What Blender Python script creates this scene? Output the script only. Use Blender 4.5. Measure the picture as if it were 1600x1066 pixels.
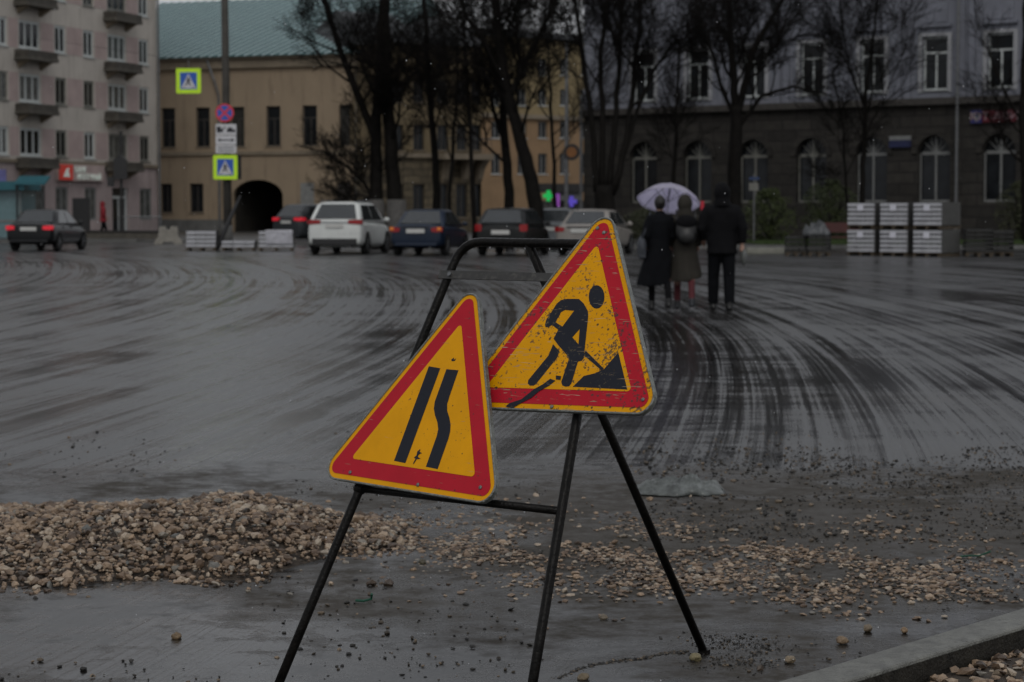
import bpy, bmesh, math, random
import numpy as np
from mathutils import Vector, Matrix, noise
from mathutils.geometry import tessellate_polygon
R = math.radians
sc = bpy.context.scene
for o in list(bpy.data.objects): bpy.data.objects.remove(o)
col = sc.collection
rnd = random.Random(7)

# ------------------------------------------------------------------ camera, sky, sun, exposure
H = 1.4; FPX = 3333.0; PITCH = math.atan(203 / FPX)
cam_d = bpy.data.cameras.new("camera"); cam = bpy.data.objects.new("camera", cam_d); col.objects.link(cam)
cam.location = (0, 0, H); cam.rotation_euler = (math.pi / 2 - PITCH, 0, 0)
cam_d.sensor_width = 36; cam_d.lens = 36 * FPX / 1600
cam_d.clip_start = 0.1; cam_d.clip_end = 2000
cam_d.dof.use_dof = True; cam_d.dof.focus_distance = 6.0; cam_d.dof.aperture_fstop = 7.1
sc.camera = cam
SUN_EL, SUN_AZ = R(45), R(180)          # behind the camera
w = bpy.data.worlds.new("World"); sc.world = w; w.use_nodes = True
nt = w.node_tree; bg = nt.nodes['Background']
sky = nt.nodes.new('ShaderNodeTexSky'); sky.sky_type = 'NISHITA'; sky.sun_disc = False
sky.sun_elevation = SUN_EL; sky.sun_rotation = SUN_AZ; sky.dust_density = 4; sky.air_density = 1.5
hs = nt.nodes.new('ShaderNodeHueSaturation'); hs.inputs['Saturation'].default_value = 0.16
nt.links.new(sky.outputs[0], hs.inputs['Color']); 
ovc = nt.nodes.new('ShaderNodeMix'); ovc.data_type = 'RGBA'; ovc.inputs[0].default_value = .62     # overcast: even grey cloud over the clear sky
ovc.inputs[7].default_value = (7.4, 7.6, 8.1, 1); nt.links.new(hs.outputs[0], ovc.inputs[6]); nt.links.new(ovc.outputs[2], bg.inputs[0])
bg.inputs[1].default_value = 0.11
sun_d = bpy.data.lights.new("sun", 'SUN'); sun = bpy.data.objects.new("sun", sun_d); col.objects.link(sun)
sun_d.energy = 0.6; sun_d.angle = R(30); sun_d.color = (1.0, .96, .9)
sd = Vector((math.sin(SUN_AZ) * math.cos(SUN_EL), math.cos(SUN_AZ) * math.cos(SUN_EL), math.sin(SUN_EL)))
sun.rotation_euler = sd.to_track_quat('Z', 'Y').to_euler(); sun.location = (0, 0, 50)
sc.view_settings.view_transform = 'Standard'; sc.view_settings.look = 'None'
sc.view_settings.exposure = -0.5; sc.view_settings.gamma = 1

# ------------------------------------------------------------------ projection helpers (measure real positions)
FW = Vector((0, math.cos(PITCH), -math.sin(PITCH))); UP = Vector((0, math.sin(PITCH), math.cos(PITCH)))
def ray(px, py): return FW + Vector((1, 0, 0)) * ((px - 800) / FPX) + UP * ((533 - py) / FPX)
def at(px, py, Y):
    r = ray(px, py); return Vector((0, 0, H)) + r * (Y / r.y)
def G(px, py, z=0.0):
    r = ray(px, py); return Vector((0, 0, H)) + r * ((z - H) / r.z)

# ------------------------------------------------------------------ materials
def nodes(name):
    m = bpy.data.materials.new(name); m.use_nodes = True
    return m, m.node_tree, m.node_tree.nodes['Principled BSDF']
def N(nt, t, **kw):
    n = nt.nodes.new(t)
    for k, v in kw.items():
        if k in n.inputs: n.inputs[k].default_value = v
        else: setattr(n, k, v)
    return n
def ramp(nt, fac, stops):
    r = nt.nodes.new('ShaderNodeValToRGB'); e = r.color_ramp.elements
    while len(e) < len(stops): e.new(0.5)
    for i, (p, c) in enumerate(stops):
        e[i].position = p; e[i].color = (c, c, c, 1) if isinstance(c, (int, float)) else (*c, 1)
    nt.links.new(fac, r.inputs[0]); return r.outputs[0]
def mixc(nt, fac, a, b, mode='MIX'):
    m = nt.nodes.new('ShaderNodeMix'); m.data_type = 'RGBA'; m.blend_type = mode
    for s, v in ((0, fac), (6, a), (7, b)):
        if hasattr(v, 'is_linked') or hasattr(v, 'links'): nt.links.new(v, m.inputs[s])
        elif s == 0: m.inputs[0].default_value = v
        else: m.inputs[s].default_value = (*v, 1) if len(v) == 3 else v
    return m.outputs[2]
def mth(nt, op, a, b=None, c=None):
    m = nt.nodes.new('ShaderNodeMath'); m.operation = op
    for i, v in enumerate((a, b, c)):
        if v is None: continue
        if isinstance(v, (int, float)): m.inputs[i].default_value = v
        else: nt.links.new(v, m.inputs[i])
    return m.outputs[0]
def simple(name, c, rough=.6, var=.25, scale=4., metal=0., bump=0., bscale=40., coat=0., emit=None, es=0., spec=.5, dirt=None, streak=False):
    m, t, p = nodes(name); L = t.links
    tc = N(t, 'ShaderNodeTexCoord')
    n = N(t, 'ShaderNodeTexNoise', Scale=scale, Detail=6.0, Roughness=.6); L.new(tc.outputs['Object'], n.inputs['Vector'])
    lo = tuple(x * (1 - var) for x in c); hi = tuple(min(1, x * (1 + var)) for x in c)
    o = ramp(t, n.outputs[0], [(.3, lo), (.7, hi)])
    if dirt:
        n2 = N(t, 'ShaderNodeTexNoise', Scale=scale * 3.3, Detail=8.0, Roughness=.7); mp = N(t, 'ShaderNodeMapping'); mp.inputs['Scale'].default_value = (1.6, 1.6, .22) if streak else (1, 1, 1); L.new(tc.outputs['Object'], mp.inputs[0]); L.new(mp.outputs[0], n2.inputs['Vector'])
        o = mixc(t, ramp(t, n2.outputs[0], [(.52, 0.), (.68, .7)]), o, dirt)
    L.new(o, p.inputs['Base Color'])
    p.inputs['Roughness'].default_value = rough; p.inputs['Metallic'].default_value = metal
    p.inputs['Coat Weight'].default_value = coat; p.inputs['Specular IOR Level'].default_value = spec
    if bump:
        n3 = N(t, 'ShaderNodeTexNoise', Scale=bscale, Detail=5.0); L.new(tc.outputs['Object'], n3.inputs['Vector'])
        b = N(t, 'ShaderNodeBump', Strength=bump, Distance=.01); L.new(n3.outputs[0], b.inputs['Height']); L.new(b.outputs[0], p.inputs['Normal'])
    if emit:
        p.inputs['Emission Color'].default_value = (*emit, 1); p.inputs['Emission Strength'].default_value = es
    return m
M = {}
M['bark'] = simple('wet_bark', (.008, .007, .006), .8, .4, 6, spec=.12, bump=.6, bscale=25)
M['twig'] = simple('wet_twig', (.008, .007, .006), .85, .3, 6, spec=.1)
M['white_bark'] = simple('whitewashed_bark', (.075, .072, .068), .8, .35, 9, bump=.5, dirt=(.08, .07, .06))
M['glass'] = simple('window_glass', (.012, .014, .016), .12, .5, 1.5, spec=.3)
M['dim_glass'] = simple('dim_curtained_glass', (.035, .035, .032), .2, .5, 2.5)
M['curtain_glass'] = simple('curtained_glass', (.09, .095, .09), .25, .5, 2.5)
M['pvc'] = simple('white_window_frame', (.5, .53, .52), .5, .1)
M['old_frame'] = simple('aged_window_frame', (.17, .17, .15), .6, .3)
M['dark_frame'] = simple('dark_window_frame', (.045, .04, .035), .6, .3)
M['grey_frame'] = simple('grey_window_frame', (.2, .205, .2), .6, .2)
M['black'] = simple('black_void', (.004, .004, .004), .95, .2, spec=.1); M['arch_in'] = simple('shaded_passage_wall', (.03, .026, .02), .9, .4, 2)  # passage wall colour holds the shade inside the archway
M['beige'] = simple('beige_render', (.5, .46, .41), .9, .1, .6, bump=.4, dirt=(.3, .27, .23), streak=True)
M['pink'] = simple('pink_render', (.42, .33, .31), .9, .15, .8)
M['pinklow'] = simple('pinkish_ground_floor_render', (.38, .31, .3), .9, .15, .7, dirt=(.2, .17, .16), streak=True)
M['parapet'] = simple('weathered_parapet', (.06, .054, .045), .85, .4, 3); M['concrete'] = simple('balcony_concrete', (.085, .078, .065), .9, .3, 3, bump=.4)
M['peach'] = simple('peach_render', (.29, .225, .155), .9, .1, .35, bump=.3, dirt=(.17, .13, .09), streak=True)
M['trim'] = simple('pale_trim', (.2, .165, .12), .85, .2, 2)
M['plinth'] = simple('grey_plinth', (.12, .12, .115), .85, .25, 2)
M['ochre'] = simple('ochre_render', (.15, .115, .065), .9, .2, .7, dirt=(.09, .07, .045))
M['orange'] = simple('orange_render', (.24, .155, .085), .9, .15, .6)
M['yellowr'] = simple('yellow_render', (.22, .17, .09), .9, .15, .6)
M['blueg'] = simple('blue_grey_render', (.18, .188, .22), .9, .12, .6, dirt=(.085, .09, .108), streak=True)
M['blueg_trim'] = simple('blue_grey_trim', (.17, .178, .21), .85, .15, 1)
M['surround'] = simple('pale_window_surround', (.32, .325, .34), .85, .15, 1)
M['iron'] = simple('dark_painted_iron', (.02, .02, .02), .5, .3)
M['galv'] = simple('galvanised_steel', (.16, .165, .17), .45, .25, 5, metal=.5)
M['pole'] = simple('grey_concrete_pole', (.05, .046, .04), .85, .3, 3, bump=.5)
M['signwhite'] = simple('white_sign_sheet', (.55, .55, .57), .4, .06)
M['signblue'] = simple('blue_sign_sheet', (.02, .09, .42), .4, .08)
M['dimblue'] = simple('dull_blue_sheet', (.015, .04, .12), .5, .1); M['signred'] = simple('red_sign_sheet', (.6, .03, .05), .4, .08)
M['signblack'] = simple('black_sign_sheet', (.012, .013, .02), .45, .1)
M['fluo'] = simple('fluorescent_yellow_green_sheet', (.55, .86, .02), .4, .05)
M['tyre'] = simple('tyre_rubber', (.012, .012, .012), .8, .2)
M['rim'] = simple('alloy_rim', (.16, .165, .17), .35, .2, metal=.7)
M['trimblack'] = simple('black_plastic_trim', (.014, .014, .015), .5, .2)
M['lamp_red'] = simple('red_tail_lamp', (.28, .01, .012), .2, .1)
M['lamp_lit'] = simple('lit_red_tail_lamp', (.6, .02, .03), .3, .1, emit=(1, .02, .05), es=.35)
M['lamp_orange'] = simple('orange_indicator', (.6, .18, .03), .3, .1, emit=(1, .22, .03), es=.15)
M['plate'] = simple('number_plate', (.5, .5, .48), .5, .08)
M['carglass'] = simple('car_glass', (.02, .024, .026), .05, .3, spec=1.)
M['skin'] = simple('skin', (.33, .2, .15), .5, .08)
M['slab'] = simple('grey_concrete_slab', (.4, .405, .43), .85, .18, 3, bump=.5, dirt=(.25, .25, .26))
M['wrap'] = simple('milky_plastic_wrap', (.42, .42, .46), .3, .25, 5, bump=.8, bscale=12)
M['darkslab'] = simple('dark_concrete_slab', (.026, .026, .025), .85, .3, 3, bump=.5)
M['shroud'] = simple('dark_grey_slab_side', (.06, .06, .057), .8, .2, 3, bump=.5)  # slab sides, darker than the slab fronts; also the shop wall
M['pallet'] = simple('wet_pallet_wood', (.06, .045, .028), .85, .4, 8)
M['paper'] = simple('white_paper_tag', (.6, .6, .66), .6, .05)

def stone_mat(name, stops, rough=.55):
    m, t, p = nodes(name); g = N(t, 'ShaderNodeNewGeometry')
    c = ramp(t, g.outputs['Random Per Island'], stops)
    tc = N(t, 'ShaderNodeTexCoord'); n = N(t, 'ShaderNodeTexNoise', Scale=60.0, Detail=5.0); t.links.new(tc.outputs['Object'], n.inputs[0])
    c2 = mixc(t, .8, c, ramp(t, n.outputs[0], [(.3, .55), (.7, 1.25)]), 'MULTIPLY')
    t.links.new(c2, p.inputs['Base Color']); p.inputs['Roughness'].default_value = rough
    b = N(t, 'ShaderNodeBump', Strength=.5, Distance=.004); t.links.new(n.outputs[0], b.inputs['Height']); t.links.new(b.outputs[0], p.inputs['Normal'])
    return m
M['gravel'] = stone_mat('wet_limestone_gravel', [(0, (.03, .022, .016)), (.22, (.11, .072, .047)), (.5, (.21, .145, .094)), (.75, (.31, .22, .145)), (.92, (.4, .33, .25)), (1, (.1, .105, .1))], .5)
M['crumb'] = stone_mat('dark_crumbs', [(0, (.01, .01, .01)), (.6, (.03, .027, .022)), (.85, (.1, .075, .05)), (1, (.2, .15, .1))], .6)

def brickmat(name, c, mortar, bw, bh, bump=.8, var=.3):
    m, t, p = nodes(name); tc = N(t, 'ShaderNodeTexCoord')
    sp = N(t, 'ShaderNodeSeparateXYZ'); t.links.new(tc.outputs['Object'], sp.inputs[0])
    cb = N(t, 'ShaderNodeCombineXYZ'); t.links.new(sp.outputs[0], cb.inputs[0]); t.links.new(sp.outputs[2], cb.inputs[1])
    b = N(t, 'ShaderNodeTexBrick'); b.inputs['Scale'].default_value = 1
    b.inputs['Brick Width'].default_value = bw; b.inputs['Row Height'].default_value = bh; b.inputs['Mortar Size'].default_value = .03
    b.inputs['Color1'].default_value = (*[x * (1 - var) for x in c], 1); b.inputs['Color2'].default_value = (*[x * (1 + var) for x in c], 1)
    b.inputs['Mortar'].default_value = (*mortar, 1); t.links.new(cb.outputs[0], b.inputs['Vector'])
    n = N(t, 'ShaderNodeTexNoise', Scale=3.0, Detail=8.0); t.links.new(tc.outputs['Object'], n.inputs[0])
    t.links.new(mixc(t, .7, b.outputs[0], ramp(t, n.outputs[0], [(.3, .5), (.7, 1.3)]), 'MULTIPLY'), p.inputs['Base Color'])
    p.inputs['Roughness'].default_value = .85
    bu = N(t, 'ShaderNodeBump', Strength=bump, Distance=.03, invert=True); t.links.new(b.outputs[1], bu.inputs['Height']); t.links.new(bu.outputs[0], p.inputs['Normal'])
    return m
M['rust'] = brickmat('rusticated_dark_stone', (.028, .025, .021), (.012, .01, .009), 1.5, .5)
M['ochre_rust'] = brickmat('rusticated_ochre_render', (.11, .088, .055), (.05, .04, .025), 1.2, .42)

def roof_mat():
    m, t, p = nodes('green_standing_seam_roof'); tc = N(t, 'ShaderNodeTexCoord')
    n = N(t, 'ShaderNodeTexNoise', Scale=.8, Detail=6.0); t.links.new(tc.outputs['Object'], n.inputs[0])
    t.links.new(ramp(t, n.outputs[0], [(.3, (.03, .08, .08)), (.7, (.045, .108, .108))]), p.inputs['Base Color'])
    p.inputs['Roughness'].default_value = .45; p.inputs['Specular IOR Level'].default_value = .4
    return m
M['roof'] = roof_mat()
M['roof_seam'] = simple('green_roof_seam', (.42, .52, .54), .5, .1)
M['greyroof'] = simple('grey_sheet_roof', (.07, .075, .08), .5, .2)

# worn reflective sheeting of the two big signs (object coordinates in metres)
def sheet(name, c, wear, under=(.05, .045, .04), pale=.0, spec=.1):
    m, t, p = nodes(name); L = t.links; tc = N(t, 'ShaderNodeTexCoord'); V = tc.outputs['Object']
    n = N(t, 'ShaderNodeTexNoise', Scale=7.0, Detail=6.0, Roughness=.65); L.new(V, n.inputs[0])
    o = ramp(t, n.outputs[0], [(.3, tuple(x * .84 for x in c)), (.7, c)])
    # small chips
    n1 = N(t, 'ShaderNodeTexNoise', Scale=85.0, Detail=4.0, Roughness=.65); L.new(V, n1.inputs[0])
    n2 = N(t, 'ShaderNodeTexNoise', Scale=9.0, Detail=3.0); L.new(V, n2.inputs[0])
    k = mth(t, 'ADD', n1.outputs[0], mth(t, 'MULTIPLY', mth(t, 'SUBTRACT', n2.outputs[0], .5), .55))
    o = mixc(t, ramp(t, k, [(.70 - wear, 0.), (.75 - wear, .85)]), o, under)
    # thin scratches: stretched noise at two angles
    for ang, sc_, th in ((.7, 26., .69), (-.5, 22., .70), (2.2, 30., .72)):
        mp = N(t, 'ShaderNodeMapping'); mp.inputs['Rotation'].default_value = (0, 0, ang); mp.inputs['Scale'].default_value = (1, 14, 1)
        L.new(V, mp.inputs[0]); s = N(t, 'ShaderNodeTexNoise', Scale=sc_ * .45, Detail=2.0, Distortion=.6); L.new(mp.outputs[0], s.inputs[0])
        col_ = (.42, .36, .26) if ang == 2.2 else (.3, .22, .14)
        o = mixc(t, ramp(t, s.outputs[0], [(th + .03 - wear * .5, 0.), (th + .06 - wear * .5, .55 + pale)]), o, col_)
    # mud spots
    v = N(t, 'ShaderNodeTexVoronoi', Scale=24.0); L.new(V, v.inputs[0])
    o = mixc(t, ramp(t, v.outputs[0], [(.035 + wear * .25, .9), (.07 + wear * .35, 0.)]), o, (.035, .03, .025))
    L.new(o, p.inputs['Base Color']); p.inputs['Roughness'].default_value = .38; p.inputs['Specular IOR Level'].default_value = spec
    b = N(t, 'ShaderNodeBump', Strength=.25, Distance=.003); L.new(n2.outputs[0], b.inputs['Height']); L.new(b.outputs[0], p.inputs['Normal'])
    return m
YEL, RED, BLK = (.78, .35, .002), (.47, .014, .028), (.02, .022, .03)
M['y_clean'] = sheet('yellow_sheeting', YEL, .0); M['r_clean'] = sheet('red_sheeting', RED, .03); M['k_clean'] = sheet('black_sheeting', BLK, -.05)
M['y_worn'] = sheet('worn_yellow_sheeting', tuple(x * .97 for x in YEL), .12); M['r_worn'] = sheet('worn_red_sheeting', RED, .115, pale=.3); M['k_worn'] = sheet('worn_black_sheeting', BLK, .05, under=(.12, .1, .06), pale=.1)
M['edge'] = simple('scuffed_zinc_edge', (.19, .2, .185), .45, .35, 40, metal=.35, bump=.5, bscale=120, dirt=(.03, .028, .025), spec=.3)
M['frame_steel'] = simple('wet_black_painted_steel', (.006, .0055, .005), .28, .5, 30, bump=.35, bscale=90, dirt=(.014, .011, .008), spec=.12)
M['flatbar'] = simple('scuffed_flat_steel', (.02, .019, .017), .4, .5, 18, bump=.4, dirt=(.1, .095, .08))

# ------------------------------------------------------------------ mesh builder
class MB:
    def __init__(s): s.v = []; s.f = []; s.m = []; s.mi = 0
    def add(s, vs, fs):
        b = len(s.v); s.v += [tuple(v) for v in vs]; s.f += [tuple(i + b for i in f) for f in fs]; s.m += [s.mi] * len(fs); return s
    def box(s, a, b):
        (x0, y0, z0), (x1, y1, z1) = a, b
        return s.add([(x0, y0, z0), (x1, y0, z0), (x1, y1, z0), (x0, y1, z0), (x0, y0, z1), (x1, y0, z1), (x1, y1, z1), (x0, y1, z1)],
                     [(0, 3, 2, 1), (4, 5, 6, 7), (0, 1, 5, 4), (1, 2, 6, 5), (2, 3, 7, 6), (3, 0, 4, 7)])
    def tube(s, pts, rs, n=8, cap=True):
        pts = [Vector(p) for p in pts]
        if isinstance(rs, (int, float)): rs = [rs] * len(pts)
        ref = None; vs = []; fs = []
        for i, p in enumerate(pts):
            d = (pts[min(i + 1, len(pts) - 1)] - pts[max(i - 1, 0)])
            d = d.normalized() if d.length > 1e-9 else Vector((0, 0, 1))
            if ref is None: ref = d.orthogonal().normalized()
            ref = (ref - d * ref.dot(d)); ref = ref.normalized() if ref.length > 1e-6 else d.orthogonal().normalized()
            q = d.cross(ref)
            for k in range(n):
                a = 2 * math.pi * k / n; vs.append(p + (ref * math.cos(a) + q * math.sin(a)) * rs[i])
        for i in range(len(pts) - 1):
            for k in range(n):
                a, b = i * n + k, i * n + (k + 1) % n; fs.append((a, b, b + n, a + n))
        if cap: fs += [tuple(range(n))[::-1], tuple(range((len(pts) - 1) * n, len(pts) * n))]
        return s.add(vs, fs)
    def bar(s, p0, p1, r, n=8): return s.tube([p0, p1], r, n)
    def prism(s, poly, ax, a, b, holes=()):
        """poly in the plane perpendicular to axis ax (0,1,2), extruded from a to b"""
        def P(p, t): l = list(p); l.insert(ax, t); return tuple(l)
        loops = [list(poly)] + [list(h) for h in holes]
        flat = [p for l in loops for p in l]; n = len(flat)
        tri = tessellate_polygon([[Vector((p[0], p[1], 0)) for p in l] for l in loops])
        vs = [P(p, a) for p in flat] + [P(p, b) for p in flat]
        fs = [tuple(t) for t in tri] + [tuple(i + n for i in t)[::-1] for t in tri]
        k = 0
        for l in loops:
            c = len(l)
            for i in range(c): fs.append((k + i, k + (i + 1) % c, k + (i + 1) % c + n, k + i + n))
            k += c
        return s.add(vs, fs)
    def ell(s, c, r, nu=12, nv=8, rot=None):
        vs = []; fs = []; c = Vector(c)
        for j in range(nv + 1):
            t = math.pi * j / nv
            for i in range(nu):
                a = 2 * math.pi * i / nu
                q = Vector((r[0] * math.sin(t) * math.cos(a), r[1] * math.sin(t) * math.sin(a), r[2] * math.cos(t)))
                if rot: q = rot @ q
                vs.append(c + q)
        for j in range(nv):
            for i in range(nu):
                a, b = j * nu + i, j * nu + (i + 1) % nu; fs.append((a, a + nu, b + nu, b))
        return s.add(vs, fs)
    def loft(s, rings, cap=True):
        n = len(rings[0]); vs = [p for r in rings for p in r]; fs = []
        for i in range(len(rings) - 1):
            for k in range(n):
                a, b = i * n + k, i * n + (k + 1) % n; fs.append((a, b, b + n, a + n))
        if cap: fs += [tuple(range(n))[::-1], tuple(range((len(rings) - 1) * n, len(rings) * n))]
        return s.add(vs, fs)
    def mesh(s, name, mats, smooth=False, fix=True):
        me = bpy.data.meshes.new(name); me.from_pydata(s.v, [], s.f)
        mats = mats if isinstance(mats, (list, tuple)) else [mats]
        for m in mats: me.materials.append(m if not isinstance(m, str) else M[m])
        if len(mats) > 1: me.polygons.foreach_set('material_index', s.m)
        if fix:
            bm = bmesh.new(); bm.from_mesh(me); bmesh.ops.recalc_face_normals(bm, faces=bm.faces); bm.to_mesh(me); bm.free()
        if smooth: me.polygons.foreach_set('use_smooth', [True] * len(me.polygons))
        me.update(); return me
    def build(s, name, mats, parent=None, smooth=False, loc=None, fix=True):
        return link(name, s.mesh(name, mats, smooth, fix), parent, loc)
def link(name, me, parent=None, loc=None, rz=0):
    o = bpy.data.objects.new(name, me); col.objects.link(o); o.parent = parent
    if loc is not None: o.location = loc
    if rz: o.rotation_euler.z = rz
    return o
def tag(o, label=None, cat=None, group=None, kind=None):
    if label: o['label'] = label
    if cat: o['category'] = cat
    if group: o['group'] = group
    if kind: o['kind'] = kind
    return o
def thing(name, label, cat, loc=(0, 0, 0), rz=0, group=None):
    o = bpy.data.objects.new(name, None); col.objects.link(o); o.location = loc; o.rotation_euler = (0, 0, rz); o.empty_display_size = .2
    return tag(o, label, cat, group)
def copy_tree(o, parent=None):
    c = o.copy(); col.objects.link(c); c.parent = parent
    for ch in [x for x in col.objects if x.parent == o]: copy_tree(ch, c)
    return c
def remesh(o, vox, sub=0):
    m = o.modifiers.new('r', 'REMESH'); m.mode = 'VOXEL'; m.voxel_size = vox; m.use_smooth_shade = True
    s = o.modifiers.new('s', 'SMOOTH'); s.iterations = 4; s.factor = .5
    return o
def bevel(o, wd, seg=2):
    m = o.modifiers.new('b', 'BEVEL'); m.width = wd; m.segments = seg; m.limit_method = 'ANGLE'; return o

# ================================================================== GROUND
def S_of(x, y): return x + .0045 * (y - 27) ** 2 if y < 60 else x + .0045 * (33 ** 2) + .297 * (y - 60)
def ground():
    ys = [-30, -10, 0, 3.5] + list(np.linspace(4.4, 16, 230)) + list(np.geomspace(16.1, 110, 170)) + [130, 170, 250, 400, 800, 1500]
    mb = MB(); n = 220; vs = []
    for y in ys:
        half = .30 * max(y, 5) + 1.5
        us = [-1500, -400, -120 - half] + list(np.linspace(-half, half, n)) + [half + 120, 400 + half, 1500]
        for x in us:
            z = 0.
            if 4 < y < 70 and abs(x) <= half:
                s = S_of(x, y) + .15 * noise.noise(Vector((x * .4, y * .12, 3)))
                k = min(1, max(0, (y - 10.5) / 3)) * min(1, (70 - y) / 30)
                z += k * (.005 * noise.noise(Vector((s * 2.2, y * .05, 0))) + .003 * noise.noise(Vector((s * 6., y * .1, 5))))
                k2 = 1 - min(1, max(0, (y - 11) / 4))
                z += k2 * (.006 * noise.noise(Vector((x * 1.3, y * 1.1, 1))) + .0035 * noise.noise(Vector((x * 5, y * 4, 2))) * max(0, noise.noise(Vector((x * .8, y * .7, 8))) + .3))
                z += .004 * noise.noise(Vector((x * .25, y * .1, 9)))
            vs.append((x, y, z))
    c = n + 6; fs = []
    for j in range(len(ys) - 1):
        for i in range(c - 1): a = j * c + i; fs.append((a, a + 1, a + 1 + c, a + c))
    mb.add(vs, fs)
    m, t, p = nodes('wet_milled_asphalt'); L = t.links
    tc = N(t, 'ShaderNodeTexCoord'); P = tc.outputs['Object']; sp = N(t, 'ShaderNodeSeparateXYZ'); L.new(P, sp.inputs[0]); X, Y = sp.outputs[0], sp.outputs[1]
    def noi(vec, sc_, det=6., ro=.6, dist=0.):
        n_ = N(t, 'ShaderNodeTexNoise', Scale=sc_, Detail=det, Roughness=ro, Distortion=dist); L.new(vec, n_.inputs[0]); return n_.outputs[0]
    wob = noi(P, .05, 0.)
    yy = mth(t, 'MINIMUM', mth(t, 'SUBTRACT', Y, 29.), 45.)
    s = mth(t, 'ADD', X, mth(t, 'MULTIPLY', mth(t, 'MULTIPLY', yy, yy), .0045)); s = mth(t, 'ADD', s, mth(t, 'MULTIPLY', wob, .6))
    def sv(kx, ky, off=0.):
        cb = N(t, 'ShaderNodeCombineXYZ'); L.new(mth(t, 'MULTIPLY', s, kx), cb.inputs[0]); L.new(mth(t, 'MULTIPLY', Y, ky), cb.inputs[1]); cb.inputs[2].default_value = off
        return cb.outputs[0]
    broad = noi(sv(1.2, .07), 1., 2.); mid = noi(sv(7., .05, 4), 1., 3., .55); fine = noi(sv(30, .15, 7), 1., 3., .6); patch = noi(P, .22, 5., .7); rib = noi(sv(1.5, 5., 2), 1., 3., .6)
    rg_ = noi(sv(3.6, .03, 9), 1., 2., .5); ridge = ramp(t, mth(t, 'ABSOLUTE', mth(t, 'SUBTRACT', rg_, .5)), [(0., 1.), (.012, .8), (.035, 0.)])
    rg2 = noi(sv(9., .04, 12), 1., 2., .5); ridge2 = ramp(t, mth(t, 'ABSOLUTE', mth(t, 'SUBTRACT', rg2, .5)), [(0., 1.), (.02, .6), (.04, 0.)])
    milled_dark = mth(t, 'MULTIPLY', ramp(t, mth(t, 'ADD', mth(t, 'MULTIPLY', s, .2), mth(t, 'MULTIPLY', mth(t, 'SUBTRACT', patch, .5), .4)), [(.22, 0.), (.32, 1.), (.56, 1.), (.72, 0.)]), mth(t, 'SUBTRACT', 1., ramp_lin(t, Y, 22., 36.)))  # milled strip; the dark trees it mirrors are put into its colour too
    rut = mth(t, 'ADD', mth(t, 'MULTIPLY', mth(t, 'SUBTRACT', broad, .5), .38), mth(t, 'ADD', mth(t, 'MULTIPLY', mth(t, 'SUBTRACT', mid, .5), mth(t, 'ADD', mth(t, 'MULTIPLY', ramp_lin(t, X, -1.5, 1.5), .05), .5)), mth(t, 'ADD', mth(t, 'ADD', mth(t, 'MULTIPLY', mth(t, 'SUBTRACT', patch, .5), .3), mth(t, 'SUBTRACT', mth(t, 'MULTIPLY', mth(t, 'SUBTRACT', rib, .5), mth(t, 'MULTIPLY', milled_dark, .42)), mth(t, 'SUBTRACT', mth(t, 'MULTIPLY', milled_dark, .085), mth(t, 'ADD', mth(t, 'MULTIPLY', ridge, .085), mth(t, 'MULTIPLY', ridge2, .045))))), mth(t, 'ADD', mth(t, 'MULTIPLY', mth(t, 'SUBTRACT', fine, .5), .5), .515))))
    # transverse pooling (wide in x, short in y)
    cb = N(t, 'ShaderNodeCombineXYZ'); L.new(mth(t, 'MULTIPLY', X, .5), cb.inputs[0]); L.new(mth(t, 'MULTIPLY', Y, .8), cb.inputs[1]); pool = noi(cb.outputs[0], 1., 6., .65)
    near = mth(t, 'SUBTRACT', 1., ramp_lin(t, Y, 10.6, 12.6))              # 1 in the unmilled foreground
    nearmask = ramp(t, mth(t, 'ADD', near, mth(t, 'MULTIPLY', mth(t, 'SUBTRACT', pool, .5), 1.4)), [(.35, 0.), (.62, 1.)])
    fl = noi(P, 1.1, 9., .72, .5); grit = noi(P, 55., 6., .75); gm = noi(P, 7., 6., .7)
    val = mth(t, 'ADD', mth(t, 'MULTIPLY', mth(t, 'SUBTRACT', 1., nearmask), rut), mth(t, 'MULTIPLY', nearmask, mth(t, 'ADD', mth(t, 'MULTIPLY', mth(t, 'SUBTRACT', fl, .5), 1.15), mth(t, 'ADD', mth(t, 'MULTIPLY', mth(t, 'SUBTRACT', gm, .5), .7), mth(t, 'SUBTRACT', .515, mth(t, 'MULTIPLY', ramp_lin(t, X, -.4, 1.0), .03))))))
    wet = mth(t, 'ADD', val, mth(t, 'MULTIPLY', mth(t, 'SUBTRACT', pool, .5), .35))
    c = ramp(t, wet, [(.41, (.006, .0055, .005)), (.48, (.018, .017, .016)), (.55, (.042, .042, .042)), (.62, (.062, .063, .064))])
    # brownish silt
    silt = ramp(t, noi(P, .35, 7., .7), [(.5, 0.), (.7, .4)])
    c = mixc(t, silt, c, (.04, .032, .022))
    c = mixc(t, .55, c, ramp(t, grit, [(.3, .45), (.7, 1.5)]), 'MULTIPLY')
    mudn = noi(P, .9, 8., .72); band = mth(t, 'SUBTRACT', 1., mth(t, 'MULTIPLY', mth(t, 'ABSOLUTE', mth(t, 'SUBTRACT', Y, 9.3)), .42))
    mud = mth(t, 'ADD', mudn, mth(t, 'ADD', mth(t, 'MULTIPLY', mth(t, 'MAXIMUM', band, -.35), .16), mth(t, 'MULTIPLY', ramp_lin(t, X, -.8, 1.6), .13)))
    mud = mth(t, 'ADD', mud, mth(t, 'MULTIPLY', mth(t, 'SUBTRACT', gm, .5), .35))
    mud = mth(t, 'MULTIPLY', ramp(t, mud, [(.52, 0.), (.68, 1.)]), nearmask)
    c = mixc(t, mud, c, mixc(t, grit, (.012, .011, .009), (.075, .064, .05)))
    L.new(c, p.inputs['Base Color'])
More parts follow.
